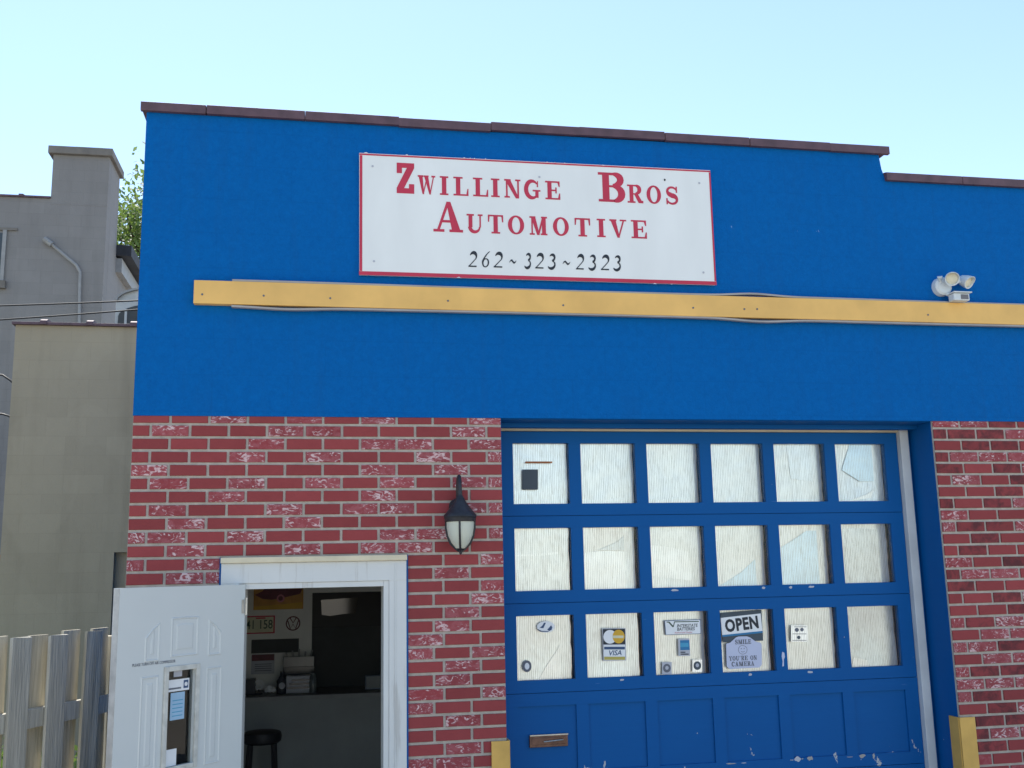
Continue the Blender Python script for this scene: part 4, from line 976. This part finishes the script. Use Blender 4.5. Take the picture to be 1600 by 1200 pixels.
o, og = sticker('wooden_strip', 'thin orange wooden strip above the slate card', 'strip', quad(821, 721, 863, 723.5), 'rust_orange')

# ------------------------------------------------------------------ fence beside the shop
fa = R(26); FD = Vector((math.sin(fa), math.cos(fa), 0)); FN = Vector((math.cos(fa), -math.sin(fa), 0))   # along, and towards the street side
FP = Vector((-.4785-.027, -.0353+.013, GZ)); FT = 1.88-GZ
fence = thing('wooden_fence', 'weathered board on board wooden fence ending at the blue wall', 'fence', FP, (0, 0, math.pi/2-fa))
# local x runs along the fence, local -y faces the street
rp = random.Random(9)
for i in range(-6, 5):
    s_ = i*.262+rp.uniform(-.006, .006); h = FT+rp.uniform(-.014, .012)+(.0 if i % 2 else .004); wd = .137+rp.uniform(-.006, .003)
    if s_ > 1.0: continue
    q = MB().add([(-wd/2, -.009, 0), (wd/2, -.009, 0), (wd/2, .009, 0), (-wd/2, .009, 0)]+[(sx_*wd/2+.004*j_, yy, h+rp.uniform(-.004, .004)) for sx_, yy, j_ in ((-1, -.009, 1), (1, -.009, 1), (1, .009, 1), (-1, .009, 1))],
                 [(0, 3, 2, 1), (4, 5, 6, 7), (0, 1, 5, 4), (1, 2, 6, 5), (2, 3, 7, 6), (3, 0, 4, 7)])
    q.build('picket', 'weathered_wood' if i % 2 == 0 and i != 0 else 'grey_wood', fence, bevel=.002, M=Matrix.Translation((s_, -.030, 0)) @ Matrix.Rotation(rp.uniform(-.012, .012), 4, 'Y'))
    s2 = s_+.168
    if s2 < 0.93:
        h = FT+rp.uniform(-.012, .014)
        MB().box(-.069, -.009, 0, .069, .009, h).build('picket', 'weathered_wood', fence, bevel=.002, M=Matrix.Translation((s2, .030, 0)) @ Matrix.Rotation(rp.uniform(-.008, .008), 4, 'Y'))
for zr in (FT-.37, .95, .32):
    MB().box(-1.7, -.0195, zr-.095, 1.0, .0195, zr).build('rail', 'grey_wood', fence, bevel=.003)
for s_ in (-1.72, .80):
    MB().box(s_, .041, 0, s_+.09, .131, FT-.05).build('post', 'weathered_wood', fence, bevel=.003)

# lawn behind it
lawn = MB().box(-14, 1.0, GZ, -.02, 5.68, GZ+.004).build('lawn', 'grass_soil', kind='structure')
q = MB(); rg = random.Random(4)
for _ in range(9000):
    x = rg.uniform(-5.5, -.05); y = rg.uniform(1.05, 5.6); a = rg.uniform(0, 6.28); h = rg.uniform(.05, .13); b_ = .006
    o_ = len(q.v); q.v += [(x-b_*math.cos(a), y-b_*math.sin(a), GZ), (x+b_*math.cos(a), y+b_*math.sin(a), GZ), (x+rg.uniform(-.04, .04), y+rg.uniform(-.04, .04), GZ+h)]; q.f.append((o_, o_+1, o_+2))
o = q.build('grass', 'grass_blade', fix=False); o['kind'] = 'stuff'; o['label'] = 'sunlit green grass behind the wooden fence'; o['category'] = 'grass'

# ------------------------------------------------------------------ beige annex
an = thing('beige_annex', 'plain beige block building with clay coping behind the fence', 'building', (-1.1, 5.7, GZ))
A0 = (-1.1, 5.7, GZ)
def apart(mb, name, m2, **kw): return mb.build(name, m2, an, M=Matrix.Translation((1.1, -5.7, -GZ)), **kw)
BX0 = -2.205; bzt = 4.845; rx = -1.10; rz = 2.436
mb = MB().box(BX0, 5.7, GZ, rx, 5.9, bzt).box(rx, 5.7, rz, -.001, 5.9, bzt)
apart(mb, 'front_wall', 'beige_block')
apart(MB().box(BX0, 5.9, GZ, BX0+.2, YB-.4, bzt-.05).box(BX0+.2, YB-.6, GZ, -.001, YB-.4, bzt-.1), 'side_wall', 'beige_block')
apart(MB().box(BX0+.2, 5.9, 4.35, -.001, YB-.6, 4.45), 'roof', 'roof_dark')
apart(MB().box(rx, 5.80, GZ, -.001, 5.9, rz), 'recess_door', 'beige_block')
for a, b_ in ((BX0-.03, -1.918), (-1.918, -1.452), (-1.452, -1.005), (-1.005, -.55), (-.55, -.003)):
    q = MB().prism_x([(5.655, bzt), (5.655, bzt+.028), (5.80, bzt+.055), (5.945, bzt+.028), (5.945, bzt)], a+.002, b_-.002)
    t_ = apart(q, 'coping_tile', 'clay_coping', bevel=.003)
    if b_ < -.1:
        apart(MB().prism_x([(5.645, bzt+.002), (5.645, bzt+.045), (5.70, bzt+.068), (5.80, bzt+.078), (5.90, bzt+.068), (5.955, bzt+.045), (5.955, bzt+.002)], b_-.035, b_+.035), 'coping_collar', 'clay_coping', bevel=.004)
# arched hood on the annex roof
ah = thing('arched_roof_hood', 'pale metal arched hood with a dark barred opening on the annex roof', 'roof hood', (-1.55, 8.0, 4.45))
hx, hzz = P(186, 470, 8.0); hw = .62
x0h = P(180, 480, 8.0)[0]+1.55; arcp = lambda r_, zc_, sc=1.0: [(x0h+.62+r_*math.cos(R(a)), zc_+r_*.32*math.sin(R(a))) for a in range(180, -1, -12)]
zt2 = P(200, 446, 8.0)[1]-4.45; zm = P(200, 474, 8.0)[1]-4.45
MB().prism([(x0h, 0)]+arcp(.62, zt2-.20)+[(x0h+1.24, 0)], .03, .9).build('hood_body', 'pale_metal', ah)
q = MB(); ao, ai = arcp(.63, zt2-.195), arcp(.60, zt2-.21)
for i in range(len(ao)-1): q.prism([ao[i], ao[i+1], ai[i+1], ai[i]], -.02, .029)
q.build('hood_rim', 'grey_trim', ah)
MB().prism([(x0h+.03, .02)]+[(x, z) for x, z in arcp(.58, zm-.17)]+[(x0h+1.21, .02)], .010, .028).build('opening', 'inner_dark', ah)
for k_ in range(6): MB().box(x0h+.12+.19*k_, -.004, .02, x0h+.15+.19*k_, .0095, zm-.08).build('bar', 'pale_metal', ah)

# ------------------------------------------------------------------ grey building with chimney
gb = thing('grey_building', 'tall grey block building with a square chimney at its corner', 'building', (-6, 12.2, GZ))
GM = Matrix.Translation((6, -12.2, -GZ))
def gpart(mb, name, m2, par=None, **kw): return mb.build(name, m2, par or gb, M=GM if par is None else None, **kw)
gx1 = -2.665; gzt = 8.60
gw = gpart(MB().box(-14, 12.2, GZ, -3.585, 12.5, gzt).box(-3.585, 12.2, GZ, gx1-.001, 12.5, gzt-.02), 'front_wall', 'grey_block')
gpart(MB().box(-3.0, 12.5, GZ, gx1-.0005, 24, 7.90).box(-14, 12.5, GZ, -13.7, 24, 7.7).box(-13.7, 23.7, GZ, -3.0, 24, 7.7), 'side_wall', 'grey_block')
gc = gpart(MB().box(-3.586, 12.197, gzt-.1, gx1, 13.15, 9.40).box(-3.10, 12.5, GZ, gx1, 13.15, gzt-.1), 'chimney', 'grey_block')
MB().box(-3.66, 12.12, 9.40, gx1+.06, 13.22, 9.535).build('chimney_cap', 'grey_stone', gc, bevel=.012)
MB().box(-3.26, 12.30, 9.5355, -2.80, 12.95, 9.61).build('flue', 'grey_stone', gc, bevel=.01)
for i in range(11):
    b_ = -3.59-i*.47
    q = MB().prism_x([(12.16, gzt), (12.16, gzt+.03), (12.35, gzt+.055), (12.54, gzt+.03), (12.54, gzt)], b_-.468, b_)
    gpart(q, 'coping_tile', 'clay_coping')
    gpart(MB().prism_x([(12.15, gzt+.002), (12.15, gzt+.05), (12.35, gzt+.085), (12.55, gzt+.05), (12.55, gzt+.002)], b_-.50, b_-.43), 'coping_collar', 'clay_coping')
rf_ = gpart(MB().prism([(-14.2, 8.15), (gx1+.26, 7.92), (gx1+.26, 8.12), (-14.2, 8.4)], 13.16, 24.2), 'roof', 'roof_dark')
gpart(MB().box(gx1, 13.2, 7.62, gx1+.10, 24, 7.88), 'frieze_board', 'grey_trim')
gpart(MB().box(gx1, 16.0, 6.9, gx1+.03, 16.6, 7.3), 'vent', 'inner_dark')
wn = gpart(MB().box(-5.3, 12.185, 7.10, -4.30, 12.20, 7.95), 'window', 'slate_card')
for a in ((-5.36, 7.04, -5.30, 8.0), (-4.30, 7.04, -4.24, 8.0), (-4.83, 7.1, -4.77, 7.95)): MB().box(a[0], 12.16, a[1], a[2], 12.184, a[3]).build('window_frame', 'grey_trim', wn)
MB().box(-5.42, 12.12, 7.16-.18, -4.20, 12.199, 7.16-.05).build('window_sill', 'grey_stone', wn)
MB().box(-5.5, 12.17, 8.0, -4.08, 12.199, 8.045).build('window_head', 'grey_stone', wn)
cpts = [P(68, 372, 12.1), P(80, 381, 12.1), P(118, 413, 12.1), P(124, 424, 12.1), P(123.5, 440, 12.1), P(122.5, 520, 12.1), (-3.0, 4.0)]
gpart(MB().tube([(x, 12.15, z) for x, z in cpts], .026, 8), 'conduit', 'grey_trim', smooth=True)
c0, c1 = cpts[0], cpts[1]
gpart(MB().tube([(c0[0], 12.14, c0[1]), (c1[0], 12.14, c1[1])], .050, 8), 'conduit_head', 'grey_trim')
for (xa_, za_), (xb_, zb3) in (((0, 585), (25, 600)), ((0, 646), (22, 655))):
    p_ = [P(-60, za_+14, 9.2), P(-20, za_-1, 9.2), P(xa_+4, za_+1, 9.2), P(xb_-8, zb3-5, 9.2), P(xb_+10, zb3+14, 9.2), P(xb_+20, zb3+60, 9.2)]
    o = MB().tube([(x, 9.2, z) for x, z in p_], .014, 6).build('looped_cable', 'cable_black', smooth=True)
    o['label'] = 'black cable loop in front of the grey wall, %s of the two' % ('upper' if za_ < 600 else 'lower'); o['category'] = 'cable'
for i, (a, b_) in enumerate((((0, 478), (217, 470)), ((0, 500), (217, 484)))):
    q0, q1 = P(*a, 7.2), P(*b_, 7.2); d = (q1[0]-q0[0], q1[1]-q0[1]); pts = []
    for k_ in range(-30, 16):
        t_ = k_/6; pts.append((q0[0]+d[0]*t_, 7.2, q0[1]+d[1]*t_+.012*(t_-.5)**2))
    o = MB().tube(pts, .010, 6).build('overhead_cable', 'cable_black', smooth=True)
    o['label'] = ('upper' if i == 0 else 'lower')+' overhead wire crossing in front of the grey building'; o['category'] = 'cable'
# stacked boards at the annex corner
xo, zo = P(0, 872, 9.6)
sb = thing('board_rack', 'dark mesh rack with an orange board on top beside the annex corner', 'rack', (xo-.3, 9.6, GZ))
MB().box(-.5, 0, zo-GZ-.045, .36, .3, zo-GZ+.045).build('board', 'rust_orange', sb)
for k_ in range(9): MB().tube([(-.48+.10*k_, .05+.03*(k_ % 2), 0), (-.46+.10*k_, .05, zo-GZ-.05)], .016, 6).build('bar', 'cable_black', sb)
for k_ in range(7): MB().box(-.5, .08, .2+.3*k_, .35, .10, .24+.3*k_).build('crossbar', 'cable_black', sb)

# ------------------------------------------------------------------ tree
def tree(loc, height, rad, label, seed, n):
    rt = random.Random(seed); tr = thing('leafy_tree', label, 'tree', loc)
    q = MB(); q.tube([(0, 0, 0), (.08, .05, height*.3), (-.05, .1, height*.6), (.1, 0, height*.92)], [.24, .19, .12, .03], 9)
    tips = []
    for k_ in range(26):
        z0 = height*rt.uniform(.32, .9); a = rt.uniform(0, 6.28); l = rad*rt.uniform(.5, 1.0)*(1.15-abs(z0/height-.55))
        e = Vector((l*math.cos(a), l*math.sin(a), z0+l*rt.uniform(.2, .7)))
        md = Vector((e.x*.5, e.y*.5, z0+(e.z-z0)*.35)); q.tube([(0, 0, z0), md, e], [.07, .045, .012], 6)
        for f in (.55, .8, 1.0): tips.append(Vector((0, 0, z0)).lerp(e, f))
    tips += [Vector((rt.uniform(-.5, .5), rt.uniform(-.5, .5), height*rt.uniform(.85, 1.0))) for _ in range(6)]
    q.build('trunk', 'bark', tr, smooth=True)
    lv = MB()
    for _ in range(n):
        c_ = rt.choice(tips); d = Vector((rt.gauss(0, .40), rt.gauss(0, .40), rt.gauss(0, .32)))
        if d.length > .85: d *= .85/d.length*rt.random()
        p = c_+d
        u_ = Vector((rt.uniform(-1, 1), rt.uniform(-1, 1), rt.uniform(-1, 1))).normalized(); v_ = u_.orthogonal().normalized(); s_ = rt.uniform(.045, .095)
        o_ = len(lv.v); lv.v += [tuple(p-u_*s_), tuple(p+v_*s_*.55), tuple(p+u_*s_), tuple(p-v_*s_*.55)]; lv.f.append((o_, o_+1, o_+2, o_+3))
    lv.build('crown', 'leaf_lit', tr, fix=False)
m_, t, b = mat('leaf_lit')
v = coords(t); c = mixc(t, noise(t, v, 1.1, 3), (0.07, 0.13, 0.03), (0.13, 0.19, 0.05))
t.links.new(c, b.inputs['Base Color']); b.inputs['Roughness'].default_value = .6
tl = N(t, 'ShaderNodeBsdfTranslucent'); tl.inputs[0].default_value = (0.22, 0.32, 0.06, 1)
mx = N(t, 'ShaderNodeMixShader'); mx.inputs[0].default_value = .35
t.links.new(b.outputs[0], mx.inputs[1]); t.links.new(tl.outputs[0], mx.inputs[2]); t.links.new(mx.outputs[0], t.nodes['Material Output'].inputs[0])
tx, tz = P(235, 285, 21)
tree((tx, 21, GZ), tz+.2, 2.8, 'leafy green tree rising behind the grey building', 2, 16000)

# low shrub in the sun behind the fence
rs = random.Random(8)
sh = thing('green_shrub', 'bright green shrub glimpsed through the fence boards', 'shrub', (-1.05, 2.3, GZ))
q = MB(); lv = MB()
for k_ in range(24):
    a = rs.uniform(0, 6.28); e = Vector((.75*math.cos(a)*rs.random(), .4*math.sin(a)*rs.random(), rs.uniform(.55, 1.02)))
    q.tube([(0, 0, 0), e*.5+Vector((0, 0, .05)), e], [.014, .009, .003], 5)
    for _ in range(90):
        p = e+Vector((rs.gauss(0, .13), rs.gauss(0, .12), rs.gauss(-.08, .10))); p.z = min(max(p.z, .03), 1.12)
        u_ = Vector((rs.uniform(-1, 1), rs.uniform(-1, 1), rs.uniform(-1, 1))).normalized(); v_ = u_.orthogonal().normalized(); s_ = rs.uniform(.02, .04)
        o_ = len(lv.v); lv.v += [tuple(p-u_*s_), tuple(p+v_*s_*.5), tuple(p+u_*s_), tuple(p-v_*s_*.5)]; lv.f.append((o_, o_+1, o_+2, o_+3))
q.build('stem', 'bark', sh); lv.build('foliage', 'leaf_lit', sh, fix=False)
